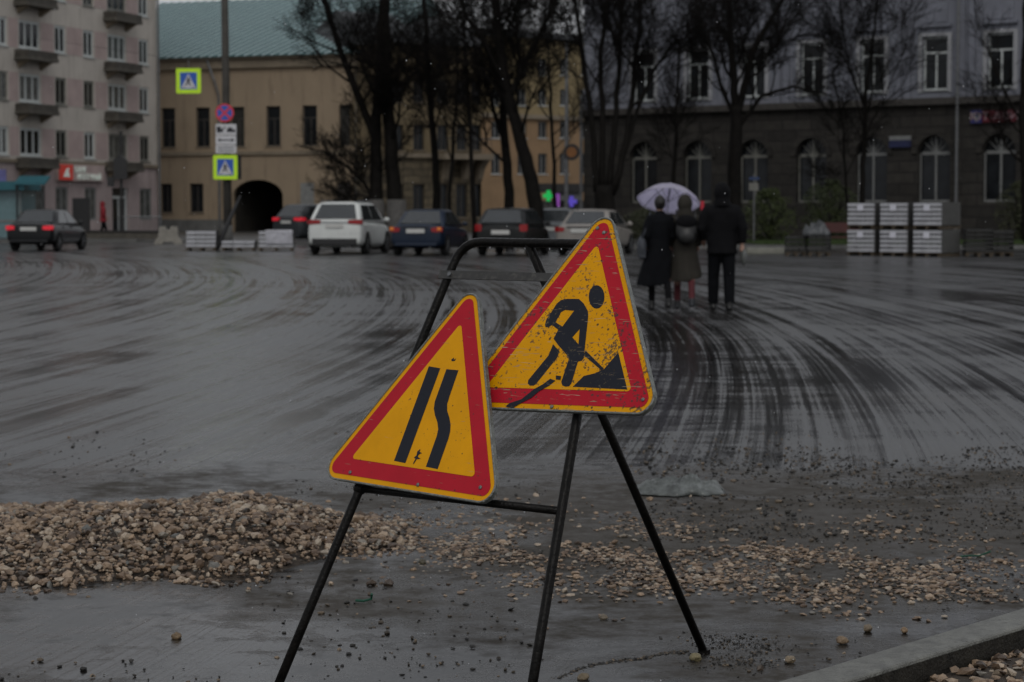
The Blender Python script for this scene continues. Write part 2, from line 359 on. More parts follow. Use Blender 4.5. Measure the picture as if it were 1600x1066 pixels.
    L.new(mth(t, 'SUBTRACT', .5, mth(t, 'MULTIPLY', mud, .36)), p.inputs['Specular IOR Level'])
    rg = ramp(t, wet, [(.40, .06), (.47, .13), (.54, .24), (.62, .34)]); rg = mth(t, 'ADD', rg, mth(t, 'MULTIPLY', grit, .08)); rg = mth(t, 'ADD', rg, mth(t, 'MULTIPLY', mud, .3)); L.new(rg, p.inputs['Roughness'])
    hgt = mth(t, 'ADD', mth(t, 'MULTIPLY', grit, mth(t, 'ADD', .16, mth(t, 'MULTIPLY', mud, .9))), mth(t, 'ADD', mth(t, 'MULTIPLY', fine, .5), mth(t, 'MULTIPLY', gm, .35)))
    b = N(t, 'ShaderNodeBump', Strength=.5, Distance=.01); L.new(hgt, b.inputs['Height']); L.new(b.outputs[0], p.inputs['Normal'])
    o = mb.build('road', m, smooth=True, fix=False); tag(o, kind='structure'); return o
def ramp_lin(t, v, a, b):
    m = t.nodes.new('ShaderNodeMapRange'); m.inputs[1].default_value = a; m.inputs[2].default_value = b
    t.links.new(v, m.inputs[0]); return m.outputs[0]
ground()
# pavement beyond the parked cars
M['paving'] = simple('wet_grey_paving', (.05, .05, .048), .4, .3, 1.2, bump=.4, dirt=(.03, .03, .028))
M['kerbstone'] = simple('grey_kerbstone', (.12, .12, .115), .6, .25, 4)
edge = [(-90, 62), (-24, 93), (-17, 97), (-6, 84), (4, 80), (70, 78)]
mb = MB(); mb.prism(edge + [(160, 240), (-160, 240)], 2, -.05, .12); tag(mb.build('pavement', M['paving']), kind='structure')
mb = MB()
for (a, b) in zip(edge[:-1], edge[1:]):
    a, b = Vector((*a, 0)), Vector((*b, 0)); d = (b - a).normalized(); n_ = Vector((d.y, -d.x, 0)) * .15
    mb.add([a + n_ - Vector((0, 0, .05)), b + n_ - Vector((0, 0, .05)), b - Vector((0, 0, .05)), a - Vector((0, 0, .05)), a + n_ + Vector((0, 0, .135)), b + n_ + Vector((0, 0, .135)), b + Vector((0, 0, .135)), a + Vector((0, 0, .135))],
           [(0, 3, 2, 1), (4, 5, 6, 7), (0, 1, 5, 4), (1, 2, 6, 5), (2, 3, 7, 6), (3, 0, 4, 7)])
tag(mb.build('kerb', M['kerbstone']), kind='structure')

# ================================================================== BUILDINGS
class Facade:
    """local x along the wall, -y towards the street, z up"""
    def __init__(s, root, O, U): s.root = root; s.O = Vector(O); s.U = Vector(U).normalized(); s.Nn = Vector((s.U.y, -s.U.x, 0))
    def uz(s, px, py):
        r = ray(px, py); c = Vector((0, 0, H)); t = (s.O - c).dot(s.Nn) / r.dot(s.Nn); q = c + r * t
        return (q - s.O).dot(s.U), q.z - s.O.z
def new_building(name, label, cat, A, B):
    A, B = Vector(A), Vector(B); U = (B - A).normalized()
    root = thing(name, label, cat, A, math.atan2(U.y, U.x)); return Facade(root, A, U)
def wall_mb(W0, W1, Z0, Z1, ops, d=.25, y=0., depth=None):
    """front sheet with openings (x0,z0,x1,z1) and their reveals"""
    mb = MB(); xs = sorted({W0, W1, *[o[0] for o in ops], *[o[2] for o in ops]}); zs = sorted({Z0, Z1, *[o[1] for o in ops], *[o[3] for o in ops]})
    xs = [x for x in xs if W0 <= x <= W1]; zs = [z for z in zs if Z0 <= z <= Z1]
    for x0, x1 in zip(xs[:-1], xs[1:]):
        for z0, z1 in zip(zs[:-1], zs[1:]):
            cx, cz = (x0 + x1) / 2, (z0 + z1) / 2
            if any(o[0] < cx < o[2] and o[1] < cz < o[3] for o in ops): continue
            mb.add([(x0, y, z0), (x1, y, z0), (x1, y, z1), (x0, y, z1)], [(0, 1, 2, 3)])
    for (x0, z0, x1, z1) in ops:
        x0, x1, z0, z1 = max(x0, W0), min(x1, W1), max(z0, Z0), min(z1, Z1)
        for a, b in (((x0, z0), (x1, z0)), ((x1, z0), (x1, z1)), ((x1, z1), (x0, z1)), ((x0, z1), (x0, z0))):
            mb.add([(a[0], y, a[1]), (b[0], y, b[1]), (b[0], y + d, b[1]), (a[0], y + d, a[1])], [(0, 1, 2, 3)])
    if depth:
        for x in (W0, W1): mb.add([(x, y, Z0), (x, y + depth, Z0), (x, y + depth, Z1), (x, y, Z1)], [(0, 1, 2, 3)])
        mb.add([(W0, y, Z1), (W1, y, Z1), (W1, y + depth, Z1), (W0, y + depth, Z1)], [(0, 1, 2, 3)])
        mb.add([(W0, y + depth, Z0), (W1, y + depth, Z0), (W1, y + depth, Z1), (W0, y + depth, Z1)], [(0, 1, 2, 3)])
    return mb
_wc = {}
def window(root, x, z, w_, h_, kind='two', fm='pvc', gm='glass', d=.16, sill='pvc', t=.07):
    """x,z = bottom centre.  window (frame) > pane, sill"""
    key = (round(w_, 2), round(h_, 2), kind, fm, gm, sill, t)
    if key not in _wc:
        f = MB(); a = w_ / 2
        f.box((-a, 0, 0), (-a + t, .06, h_)); f.box((a - t, 0, 0), (a, .06, h_)); f.box((-a + t, 0, 0), (a - t, .06, t)); f.box((-a + t, 0, h_ - t), (a - t, .06, h_))
        tz = h_ - t
        if 'T' in kind: tz = h_ * .68; f.box((-a + t, .004, tz), (a - t, .056, tz + t))
        nb = {'one': 0, 'two': 1, 'three': 2, 'T2': 1, 'T3': 2, 'TU': 1}.get(kind, 0)
        for i in range(nb):
            cx = -a + w_ * (i + 1) / (nb + 1); f.box((cx - t / 2, .008, t), (cx + t / 2, .052, tz))
        g = MB(); g.add([(-a, .04, 0), (a, .04, 0), (a, .04, h_), (-a, .04, h_)], [(0, 1, 2, 3)])
        s_ = MB(); s_.box((-a - .07, -d - .07, -.06), (a + .07, .03, -.004))
        _wc[key] = (f.mesh('window', fm), g.mesh('pane', gm), s_.mesh('sill', sill) if sill else None)
    fm_, gm_, sm_ = _wc[key]
    o = link('window', fm_, root, (x, d, z)); link('pane', gm_, o)
    if sm_: link('sill', sm_, o)
    return o

# ---- left: beige block of flats
A0 = at(48, 330, 112); A0.z = 0.12; B0 = at(184, 330, 121); B0.z = .12
U0 = (B0 - A0).normalized(); Fl = new_building('apartment_block', 'beige apartment block with pink panels between windows, at the left edge', 'building', A0 - U0 * 26, B0)
ul = lambda px, py=222: Fl.uz(px, py)
xR = ul(246, 200)[0]; colsA = [(48, 1), (96, 0), (140, 0), (184, 1), (226, 0), (4, 0)]
rowz = [ul(48, y)[1] for y in (222, 138, 55)]; st = (rowz[2] - rowz[0]) / 2; rowz += [rowz[2] + st, rowz[2] + 2 * st]
ops = []; wins = []; pinks = []
xs = [(ul(px)[0], b) for px, b in colsA]; sp_ = xs[1][0] - xs[0][0]
xs += [(xs[0][0] - 3.1 * k, 1 if k % 3 == 0 else 0) for k in range(2, 9)]
for (x, b) in xs:
    ww = 2.1 if b else 1.15
    for zc in rowz:
        hh = 1.45; ops.append((x - ww / 2, zc - hh / 2, x + ww / 2, zc + hh / 2)); wins.append((x, zc - hh / 2, ww, hh, b))
gz0, gz1 = ul(96, 345)[1], ul(96, 292)[1]
for px, ww in ((55, 1.9), (97, 1.35), (142, 1.35), (228, 1.5)):
    x = ul(px, 320)[0]; ops.append((x - ww / 2, gz0, x + ww / 2, gz1)); wins.append((x, gz0, ww, gz1 - gz0, 2))
xd = ul(189, 320)[0]; ops.append((xd - 1., 0.0, xd + .9, gz1))
Ztop = rowz[-1] + 3
zg = ul(48, 252)[1]
allx = sorted(x for x, b in xs)
lo_ops = [o for o in ops if o[3] < zg]; hi_ops = [o for o in ops if o[1] > zg]
wl = wall_mb(0, xR, zg, Ztop, hi_ops, .25, 0, 12).build('wall', M['beige'], Fl.root, fix=False)
wall_mb(0, xR, 0, zg, lo_ops, .25, 0, 12).build('ground_floor_wall', M['pinklow'], Fl.root, fix=False)
mb = MB(); mb.box((-.1, -.12, zg - .1), (xR + .05, -.003, zg + .08)); mb.build('string_course', M['trim'], Fl.root)
for z in rowz:
    seq = sorted((o[0], o[2]) for o in hi_ops if abs((o[1] + o[3]) / 2 - z) < .1)
    for (a, b) in zip(seq[:-1], seq[1:]): mb = MB(); mb.box((a[1] + .12, -.012, z - .75), (b[0] - .12, -.003, z + .75)); mb.build('pink_panel', M['pink'], Fl.root)
r2 = random.Random(3)
for (x, z, ww, hh, b) in wins:
    if b == 2: window(Fl.root, x, z, ww, hh, 'two', 'grey_frame', 'curtain_glass', sill=None, t=.12, d=.05)
    else:
        fm = 'pvc' if r2.random() < .7 else 'old_frame'
        window(Fl.root, x, z, ww, hh, 'three' if b else 'two', fm, 'glass' if r2.random() < .6 else 'curtain_glass', sill=fm, d=.05, t=.13)
dr = MB(); dr.box((xd - 1., .12, 0), (xd - .82, .2, gz1)); dr.box((xd + .72, .12, 0), (xd + .9, .2, gz1)); dr.box((xd - .1, .12, 0), (xd, .2, gz1 - .5)); dr.box((xd - .82, .12, gz1 - .6), (xd + .72, .2, gz1 - .45)); dr.box((xd - .82, .12, 0), (xd + .72, .2, .15))
d_ = dr.build('door', 'pvc', Fl.root); MB().add([(xd - .82, .16, 0), (xd + .72, .16, 0), (xd + .72, .16, gz1), (xd - .82, .16, gz1)], [(0, 1, 2, 3)]).build('pane', 'glass', d_)
for z in rowz:                                       # balconies under the wide windows
    for (x, b) in xs:
        if not b: continue
        zb = z - 1.28
        s_ = MB(); s_.box((x - 1.55, -.85, zb - .1), (x + 1.55, -.003, zb + .08))
        o = s_.build('balcony', 'concrete', Fl.root)
        q = MB(); q.box((x - 1.5, -.82, zb + .08), (x + 1.5, -.76, zb + .42)); q.box((x - 1.5, -.76, zb + .08), (x - 1.44, -.004, zb + .42)); q.box((x + 1.44, -.76, zb + .08), (x + 1.5, -.004, zb + .42)); q.build('parapet', 'parapet', o)
        for k in (-1, 1): q = MB(); q.prism([(-.7, zb - .101), (-.003, zb - .101), (-.003, zb - .5)], 0, x + k * 1.1 - .12, x + k * 1.1 + .12); q.build('bracket', 'trim', o)
mb = MB(); mb.tube([(xR - .12, -.16, 0.), (xR - .12, -.16, Ztop)], .07, 8); mb.build('downpipe', 'galv', Fl.root)
mb = MB(); mb.box((-.2, -.5, Ztop + .003), (xR + .3, 12.2, Ztop + .35)); mb.build('roof', 'greyroof', Fl.root)
def text_mesh(txt, size, mat, depth=.02):
    c = bpy.data.curves.new('t', 'FONT'); c.body = txt; c.size = size; c.extrude = depth; c.align_x = 'CENTER'
    o = bpy.data.objects.new('t', c); col.objects.link(o); dg = bpy.context.evaluated_depsgraph_get(); dg.update()
    me = bpy.data.meshes.new_from_object(o.evaluated_get(dg)); bpy.data.objects.remove(o); me.materials.clear(); me.materials.append(M[mat]); return me
def put_text(txt, size, mat, parent, loc, name='lettering', sx=1.):
    o = link(name, text_mesh(txt, size, mat), parent, loc); o.rotation_euler = (math.pi / 2, 0, 0); o.scale = (sx, 1, 1); return o
M['lit_white'] = simple('backlit_white_letter', (.6, .62, .58), .5, .05, emit=(.8, .95, .85), es=.16)
M['lit_redbox'] = simple('backlit_red_box', (.5, .04, .03), .5, .05, emit=(1, .1, .06), es=.1)
x0, z1 = ul(86, 256); x1, z0 = ul(158, 284)
sg = thing('shop_sign', 'red and pink shop sign with white letters over the ground floor of the beige block', 'sign', Fl.root.matrix_basis @ Vector((x0, 0, z0)), Fl.root.rotation_euler.z)
sw, sh = x1 - x0, z1 - z0
mb = MB(); mb.box((0, -.22, 0), (sw, -.003, sh)); mb.build('board', 'pink', sg)
mb = MB(); mb.box((.02, -.32, .03), (sw * .27, -.222, sh - .03)); b_ = mb.build('logo_box', 'lit_redbox', sg)
mb = MB(); mb.prism([(sw * .06, .2), (sw * .2, .2), (sw * .17, sh * .6), (sw * .19, sh * .78), (sw * .13, sh * .72)], 1, -.335, -.322); mb.build('logo', 'lit_white', b_)
put_text('БАНК', sh * .5, 'lit_white', sg, (sw * .46, -.25, sh * .52)); put_text('ИПОТЕЧНЫЙ', sh * .5, 'lit_white', sg, (sw * .65, -.25, sh * .08), sx=.9)
# turquoise kiosk front at the far left
M['turq'] = simple('turquoise_panel', (.02, .12, .15), .5, .1); M['turqpale'] = simple('pale_turquoise_glazing', (.13, .22, .24), .3, .15)
pk = at(-6, 330, 104)
k = thing('kiosk', 'turquoise kiosk with a pale glazed front at the left edge', 'kiosk', (pk.x, 104, .12), 0)
mb = MB(); mb.box((-3, 0, 0), (1.25, 3, 2.3)); mb.build('wall', 'turqpale', k)
mb = MB(); mb.box((-3.2, -.5, 2.3), (1.5, 3.1, 2.72)); mb.build('roof', 'turq', k)
mb = MB(); mb.box((-2.6, -.2, 2.722), (.55, -.1, 3.3)); mb.build('sign_board', simple('dim_violet_board', (.12, .12, .3), .5), k)
mb = MB()
for x in (-1.6, -.2, 1.18): mb.box((x - .04, -.03, 0), (x + .04, -.003, 2.3))
mb.box((-3, -.05, .75), (1.25, -.031, .85)); mb.build('frame', 'grey_frame', k)
pk = at(27, 330, 103); k = thing('awning', 'dark blue awning on posts right of the turquoise kiosk', 'awning', (pk.x, 103.4, .12))
mb = MB(); mb.prism([(-.1, 2.55), (1.1, 2.9), (1.1, 3.0), (-.1, 2.65)], 0, -.2, 1.3); mb.build('canopy', 'turq', k)
mb = MB(); mb.bar((-.1, 0, 0), (-.1, 0, 2.6), .05); mb.build('post', 'iron', k); mb = MB(); mb.bar((1.2, 0, 0), (1.2, 0, 2.6), .05); mb.build('post', 'iron', k)
# low dark wall and railing in front of the flats
pa, pb = at(124, 330, 100), at(250, 330, 98)
U = (pb - pa).normalized(); wl_ = pa.copy(); wl_.z = .0
k = thing('low_wall', 'low dark stone wall below the shop fronts, beside the black sedan', 'wall', (pa.x, pa.y, 0), math.atan2(U.y, U.x))
Ln = (pb - pa).length; mb = MB(); mb.box((0, 0, 0), (Ln, .4, .42)); mb.build('base', 'concrete', k); mb = MB(); mb.box((-.03, -.04, .421), (Ln + .03, .44, .5)); mb.build('coping', 'iron', k)
pa, pb = at(190, 330, 108), at(247, 330, 106); Ln = pb.x - pa.x
k = thing('railing', 'grey metal railing in front of the pink shop wall', 'railing', (pa.x, 107, .12))
mb = MB(); mb.bar((0, 0, 1.), (Ln, 0, 1.), .03); mb.bar((0, 0, .2), (Ln, 0, .2), .02)
for i in range(15): mb.bar((Ln * i / 14, 0, 0), (Ln * i / 14, 0, 1.), .018, 5)
mb.build('rails', 'galv', k)
pk = at(126, 330, 109); k = thing('notice_stand', 'dark upright advertising stand between the shop windows', 'stand', (pk.x, 109, .12))
mb = MB(); mb.box((-.42, 0, .15), (.42, .3, 1.95)); mb.build('panel', 'trimblack', k); mb = MB(); mb.box((-.5, -.05, 0), (.5, .35, .149)); mb.build('base', 'concrete', k)

# ---- peach two storey house with archway and green roof
Ap = at(190, 330, 134.5); Bp = at(600, 330, 128.3); Ap.z = Bp.z = .12
Fp = new_building('peach_house', 'peach two-storey house with a green metal roof and a dark archway', 'building', Ap, Bp)
Wp = (Bp - Ap).length; up_ = lambda px, py: Fp.uz(px, py)
zE = up_(400, 92)[1]
ops = []; wl2 = []
z0, z1 = up_(370, 229)[1], up_(370, 167)[1]
xsU = [up_(px, 200)[0] for px in (209, 263, 317, 371, 427, 484, 541, 590)]
for x in xsU: ops.append((x - .48, z0, x + .48, z1)); wl2.append((x, z0, .96, z1 - z0))
zl0, zl1 = up_(307, 332)[1], up_(307, 287)[1]
for px, ww in ((260, .8), (307, .95)):
    x = up_(px, 310)[0]; ops.append((x - ww / 2, zl0, x + ww / 2, zl1)); wl2.append((x, zl0, ww, zl1 - zl0))
xa0, xa1 = up_(364, 330)[0], up_(442, 330)[0]; zat = up_(400, 281)[1]
ops.append((xa0, 0, xa1, zat))
xd0, xd1 = up_(525, 310)[0], up_(549, 310)[0]; ops.append((xd0, 0, xd1, up_(535, 284)[1]))
wb = wall_mb(0, Wp, 0, zE, ops, .3, 0, 12)
# arch spandrels (flattened arch)
ac, ar, rh = (xa0 + xa1) / 2, (xa1 - xa0) / 2, 1.0
for sgn in (-1, 1):
    pts = [(ac + sgn * ar, zat), (ac + sgn * ar, zat - rh)] + [(ac + sgn * ar * math.cos(a), zat - rh + rh * math.sin(a)) for a in np.linspace(0, math.pi / 2, 9)[1:]]
    n_ = len(pts); wb.add([(p[0], 0, p[1]) for p in pts] + [(p[0], .3, p[1]) for p in pts], [tuple(range(n_))] + [(i, i + 1, i + 1 + n_, i + n_) for i in range(n_ - 1)])
wb.build('wall', 'peach', Fp.root, fix=False)
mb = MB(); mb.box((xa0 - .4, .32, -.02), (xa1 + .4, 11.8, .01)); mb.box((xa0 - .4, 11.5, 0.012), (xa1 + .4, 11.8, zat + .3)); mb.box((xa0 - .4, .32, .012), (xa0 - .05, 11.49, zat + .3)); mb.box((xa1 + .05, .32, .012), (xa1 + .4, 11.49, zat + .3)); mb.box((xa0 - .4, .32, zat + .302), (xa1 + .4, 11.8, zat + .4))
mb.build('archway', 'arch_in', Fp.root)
mb = MB(); mb.box((xd0 + .01, .2, 0), (xd1 - .01, .28, up_(535, 284)[1])); mb.build('door', 'dark_frame', Fp.root)
for (x, z, ww, hh) in wl2: window(Fp.root, x, z, ww, hh, 'T2' if hh > 2 else 'two', 'dark_frame', 'glass' if (x * 7) % 3 > 1 else 'dim_glass', sill='trim', d=.18)
zc = up_(400, 239)[1]; mb = MB(); mb.box((-.05, -.14, zc - .12), (Wp + .1, -.003, zc + .1)); mb.build('string_course', 'trim', Fp.root)
mb = MB(); mb.box((-.05, -.25, zE - .55), (Wp + .1, -.003, zE - .003)); mb.box((-.05, -.45, zE), (Wp + .25, -.004, zE + .12)); mb.build('cornice', 'trim', Fp.root)
for a_, b_ in ((-.05, xa0 - .2), (xa1 + .2, xd0 - .15)): mb = MB(); mb.box((a_, -.08, 0), (b_, -.003, .75)); mb.build('plinth', 'plinth', Fp.root)
x0, z1 = up_(470, 286); x1, z0 = up_(491, 322); mb = MB(); mb.box((x0, -.05, z0), (x1, -.003, z1)); mb.build('notice_board', 'grey_frame', Fp.root)
# roof: front slope with slanting seams, ridge, rear slope
ey, ry, rz_ = -.6, 6., up_(400, 92)[1] + 4.25
mb = MB(); mb.add([(-.4, ey, zE + .13), (Wp + .5, ey, zE + .13), (Wp + .5, ry, rz_), (-.4, ry, rz_), (-.4, 12.6, zE + .13), (Wp + .5, 12.6, zE + .13)], [(0, 1, 2, 3), (3, 2, 5, 4), (0, 3, 4), (1, 5, 2)])
rf = mb.build('roof', 'roof', Fp.root)
mb = MB(); nseam = int(Wp / .6) + 2
for i in range(-11, nseam):
    xb = i * .6; xt = xb + 5.8; a, b = Vector((xb, ey, zE + .15)), Vector((xt, ry, rz_ + .02))
    t0 = max(0, (-.4 - xb) / (xt - xb)); t1 = min(1, (Wp + .5 - xb) / (xt - xb))
    if t1 > t0: mb.bar(a.lerp(b, t0), a.lerp(b, t1), .075, 4)
mb.build('seams', 'roof_seam', rf)
mb = MB(); mb.tube([(up_(343, 92)[0] - .7, -.35, zE), (up_(343, 150)[0] - .2, -.3, zE - 1.3), (up_(343, 150)[0], -.12, zE - 2.2), (up_(343, 150)[0], -.12, .3)], .07, 6); mb.build('downpipe', 'galv', Fp.root)
mb = MB(); mb.tube([(up_(558, 92)[0], -.12, zE - .3), (up_(558, 92)[0], -.12, .3)], .07, 6); mb.build('downpipe', 'galv', Fp.root)

# ---- ochre classical house with balcony
Am = at(604, 330, 126); Bm = at(752, 330, 130); Am.z = Bm.z = .12
Fm = new_building('ochre_house', 'dark ochre classical house with a balcony on brackets, behind the trees', 'building', Am, Bm)
Wm = (Bm - Am).length; um = Fm.uz; ops = []; ww_ = []
zr = up_(400, 100)[1] + 1.5
for px in (622, 655, 692, 722, 745):
    x, z = um(px, 235); ops.append((x - .4, z, x + .4, um(px, 195)[1])); ww_.append(ops[-1])
    x, z = um(px, 340); ops.append((x - .42, z, x + .42, um(px, 288)[1])); ww_.append(ops[-1])
    x, z = um(px, 160); ops.append((x - .4, z, x + .4, um(px, 125)[1])); ww_.append(ops[-1])
zmid = um(680, 243)[1]; zr = um(680, 70)[1]
wall_mb(0, Wm, zmid, zr, [o for o in ops if o[1] > zmid], .25, 0, 10).build('wall', 'ochre', Fm.root, fix=False)
wall_mb(0, Wm, 0, zmid, [o for o in ops if o[1] < zmid], .25, 0, 10).build('ground_floor_wall', 'ochre_rust', Fm.root, fix=False)
for (a, b, c, d) in ww_: window(Fm.root, (a + c) / 2, b, c - a, d - b, 'two', 'dark_frame', 'glass', sill='trim')
x0, zt = um(676, 240); x1, zb = um(752, 252)
mb = MB(); mb.box((x0, -1.3, zt - .35), (x1, -.003, zt)); bal = mb.build('balcony', 'trim', Fm.root)
for px in (694, 724, 746):
    x = um(px, 260)[0]; mb = MB(); mb.prism([(-1.1, zt - .352), (-.003, zt - .352), (-.003, zt - 1.8), (-.3, zt - 1.5), (-.6, zt - .8)], 0, x - .18, x + .18); mb.build('bracket', 'trim', bal)
mb = MB(); mb.bar((x0 + .1, -1.2, zt + .9), (x1 - .1, -1.2, zt + .9), .04)
for i in range(16): xx = x0 + .1 + (x1 - x0 - .2) * i / 15; mb.bar((xx, -1.2, zt), (xx, -1.2, zt + .9), .02, 5)
mb.build('railing', 'iron', bal)
mb = MB(); mb.box((-.1, -.2, zmid - .15), (x0 - .01, -.003, zmid + .12)); mb.build('string_course', 'trim', Fm.root)
mb = MB(); mb.add([(-.4, -.5, zr), (Wm + .4, -.5, zr), (Wm + .4, 5, zr + 2.2), (-.4, 5, zr + 2.2), (-.4, 10.3, zr), (Wm + .4, 10.3, zr)], [(0, 1, 2, 3), (3, 2, 5, 4), (0, 3, 4), (1, 5, 2), (0, 4, 5, 1)]); mb.build('roof', 'greyroof', Fm.root)

# ---- orange and yellow flats further back
Ao = at(700, 330, 165); Bo = at(935, 330, 176); Ao.z = Bo.z = .12
Fo = new_building('distant_flats', 'distant orange flats with a yellow upper floor, far behind the leaning tree', 'building', Ao, Bo)
Wo = (Bo - Ao).length; uo = Fo.uz; ops = []
for px in (738, 775, 816, 848, 882, 915):
    for (ya, yb) in ((272, 240), (216, 190), (165, 140), (118, 92), (70, 45)):
        x, z = uo(px, ya); ops.append((x - .5, z, x + .5, uo(px, yb)[1]))
zc = uo(850, 183)[1]; zt = uo(850, 62)[1]; zs = uo(850, 288)[1]
zq = [zs, zc, zt]
wall_mb(0, Wo, 0, zc, [o for o in ops if o[1] < zc - .3], .25, 0, 12).build('lower_wall', 'orange', Fo.root, fix=False)
wall_mb(0, Wo, zc, zt, [o for o in ops if zc < o[1] and o[3] < zt], .25, 0, 12).build('upper_wall', 'yellowr', Fo.root, fix=False)
for (a, b, c, d) in ops:
    if d < zt: window(Fo.root, (a + c) / 2, b, c - a, d - b, 'two', 'grey_frame', 'glass', sill='pvc')
mb = MB(); mb.box((-.1, -.3, zc - .2), (Wo + .1, -.003, zc + .15)); mb.build('cornice', 'trim', Fo.root)
mb = MB(); mb.box((-.3, -.6, zt + .002), (Wo + .3, 12.3, zt + .5)); mb.build('roof', 'greyroof', Fo.root)
for px, hp in ((775, 38), (860, 22)):
    pass
# shop row at its foot
pk = at(848, 330, 150); pk2 = at(912, 330, 150)
k = thing('shop_pavilion', 'low dark-roofed shop front with a pale fascia beyond the parked cars', 'shop', (pk.x, 150, .12)); Wk = pk2.x - pk.x
mb = MB(); mb.box((0, 0, 0), (Wk, 3, 2.0)); mb.build('wall', 'shroud', k); mb = MB(); mb.box((-.3, -.8, 2.62), (Wk + .3, 3.2, 3.2)); mb.build('roof', 'iron', k)
mb = MB(); mb.box((.7, -.5, 2.002), (Wk - .3, 2.8, 2.618)); mb.build('fascia', 'galv', k)
mb = MB(); mb.box((.1, -.08, 0), (.9, -.003, 1.9)); mb.build('door', 'curtain_glass', k)
def glow(name, label, cat, px, py, Y, shape, rgb, es, size, back=True):
    p_ = at(px, py, Y); k = thing(name, label, cat, (p_.x, Y, .12)); zz = p_.z - .12
    mm = simple(name + '_glow', rgb, .5, .02, emit=rgb, es=es)
    mb = MB()
    if shape == 'cross':
        a, b = size, size * .38; mb.prism([(-b, -a), (b, -a), (b, -b), (a, -b), (a, b), (b, b), (b, a), (-b, a), (-b, b), (-a, b), (-a, -b), (-b, -b)], 1, -.06, .06)
    elif shape == 'disc': mb.prism([(size * math.cos(t), size * math.sin(t)) for t in np.linspace(0, 2 * math.pi, 25)[:-1]], 1, -.06, .06)
    else: mb.prism([(-size * .35, -size), (size * .35, -size), (size * .35, size), (-size * .35, size)], 1, -.06, .06)
    o = mb.build('lamp', mm, k); o.location = (0, -.1, zz)
    mb = MB(); mb.bar((0, .02, 0), (0, .02, zz + size * .5), .05, 6); mb.build('post', 'iron', k)
    if back: mb = MB(); mb.box((-size * 1.1, -.035, zz - size * 1.1), (size * 1.1, -.022, zz + size * 1.1)); mb.build('case', 'trimblack', k)
    return k
glow('pharmacy_sign', 'green glowing cross sign on a post beyond the parked cars', 'sign', 857, 306, 140, 'cross', (.01, .6, .12), .4, .36, False)
glow('neon_sign', 'narrow violet glowing sign by the low shop front', 'sign', 871, 313, 145, 'bar', (.3, .08, .45), .35, .45, False)
glow('neon_sign', 'small blue-violet square sign by the low shop front', 'sign', 893, 315, 145, 'cross', (.12, .08, .6), .4, .36, False)
glow('warning_lamp', 'small glowing red lamp on a post, right of the lavender umbrella', 'lamp', 1097, 321, 84, 'bar', (.5, .02, .04), .15, .17, False)

# ---- right: blue grey building on dark rusticated ground floor
Ar = at(912, 330, 106); Br = at(1600, 330, 92); Ar.z = Br.z = .12
Fr = new_building('blue_grey_building', 'large blue-grey building with arched windows in a dark rusticated ground floor', 'building', Ar, Br + (Br - Ar).normalized() * 12)
Wr = (Br - Ar).length + 12; ur = Fr.uz
zC = ur(1300, 163)[1]; ZT = 16.5
xu = [ur(px, 105)[0] for px in (1085, 1178, 1271, 1365, 1461, 1563)]; dx = (xu[-1] - xu[1]) / 4; xu = [xu[1] + dx * (i - 3) for i in range(0, 13)]
xu = [x for x in xu if .9 < x < Wr - 1]
zu0, zu1 = ur(1461, 141)[1], ur(1461, 57)[1]; fl_h = zu1 - zu0
zn0 = ur(1461, 4)[1] + .15; zn1 = zn0 + fl_h
up_ops = [(x - .6, zu0, x + .6, zu1) for x in xu] + [(x - .6, zn0 + .9, x + .6, zn1 + .9) for x in xu]
wall_mb(0, Wr, zC, ZT, up_ops, .3, 0, 14).build('wall', 'blueg', Fr.root, fix=False)
for x in xu:
    for z in (zu0, zn0 + .9):
        window(Fr.root, x, z, 1.2, fl_h, 'T2', 'pvc' if z == zu0 else 'grey_frame', 'glass', sill='grey_frame', d=.14, t=.085)
for x in xu:                                             # surrounds, heads and sunk panels
    for z in (zu0, zn0 + .9):
        mb = MB(); mb.box((x - .8, -.05, z - .1), (x - .61, -.003, z + fl_h + .15)); mb.box((x + .61, -.05, z - .1), (x + .8, -.003, z + fl_h + .15)); mb.box((x - .609, -.05, z + fl_h + .01), (x + .609, -.003, z + fl_h + .15)); mb.build('window_surround', 'surround', Fr.root)
    mb = MB(); mb.box((x - .8, -.16, zu0 + fl_h + .4), (x + .8, -.003, zu0 + fl_h + .52)); mb.build('window_hood', 'blueg_trim', Fr.root); mb = MB(); mb.box((x - .6, -.04, zu0 + fl_h + .62), (x + .6, -.003, zu0 + fl_h + 1.4)); mb.build('wall_panel', 'blueg_trim', Fr.root)
    for q in (-.36, .12): mb = MB(); mb.box((x + dx / 2 + q, -.12, zC + .13), (x + dx / 2 + q + .26, -.003, ZT - .5)); mb.build('pilaster', 'blueg_trim', Fr.root)
mb = MB(); mb.box((-.1, -.3, zC - .18), (Wr, -.003, zC + .12)); mb.build('string_course', 'dark_frame', Fr.root)
mb = MB(); mb.box((-.2, -.7, ZT + .002), (Wr, 14.2, ZT + .6)); mb.build('cornice', 'blueg_trim', Fr.root)
za0, za1 = ur(1461, 316)[1], ur(1461, 212)[1]; ra = .78; aops = [(x - ra, za0, x + ra, za1) for x in xu]
wb = wall_mb(0, Wr, 0, zC, aops, .4, 0, 14)
for x in xu:
    for sgn in (-1, 1):
        pts = [(x + sgn * ra, za1), (x + sgn * ra, za1 - ra)] + [(x + sgn * ra * math.cos(a), za1 - ra + ra * math.sin(a)) for a in np.linspace(0, math.pi / 2, 9)[1:]]
        n_ = len(pts); wb.add([(p[0], 0, p[1]) for p in pts] + [(p[0], .4, p[1]) for p in pts], [tuple(range(n_))] + [(i, i + 1, i + 1 + n_, i + n_) for i in range(n_ - 1)])
wb.build('ground_floor_wall', 'rust', Fr.root, fix=False)
hA = za1 - za0
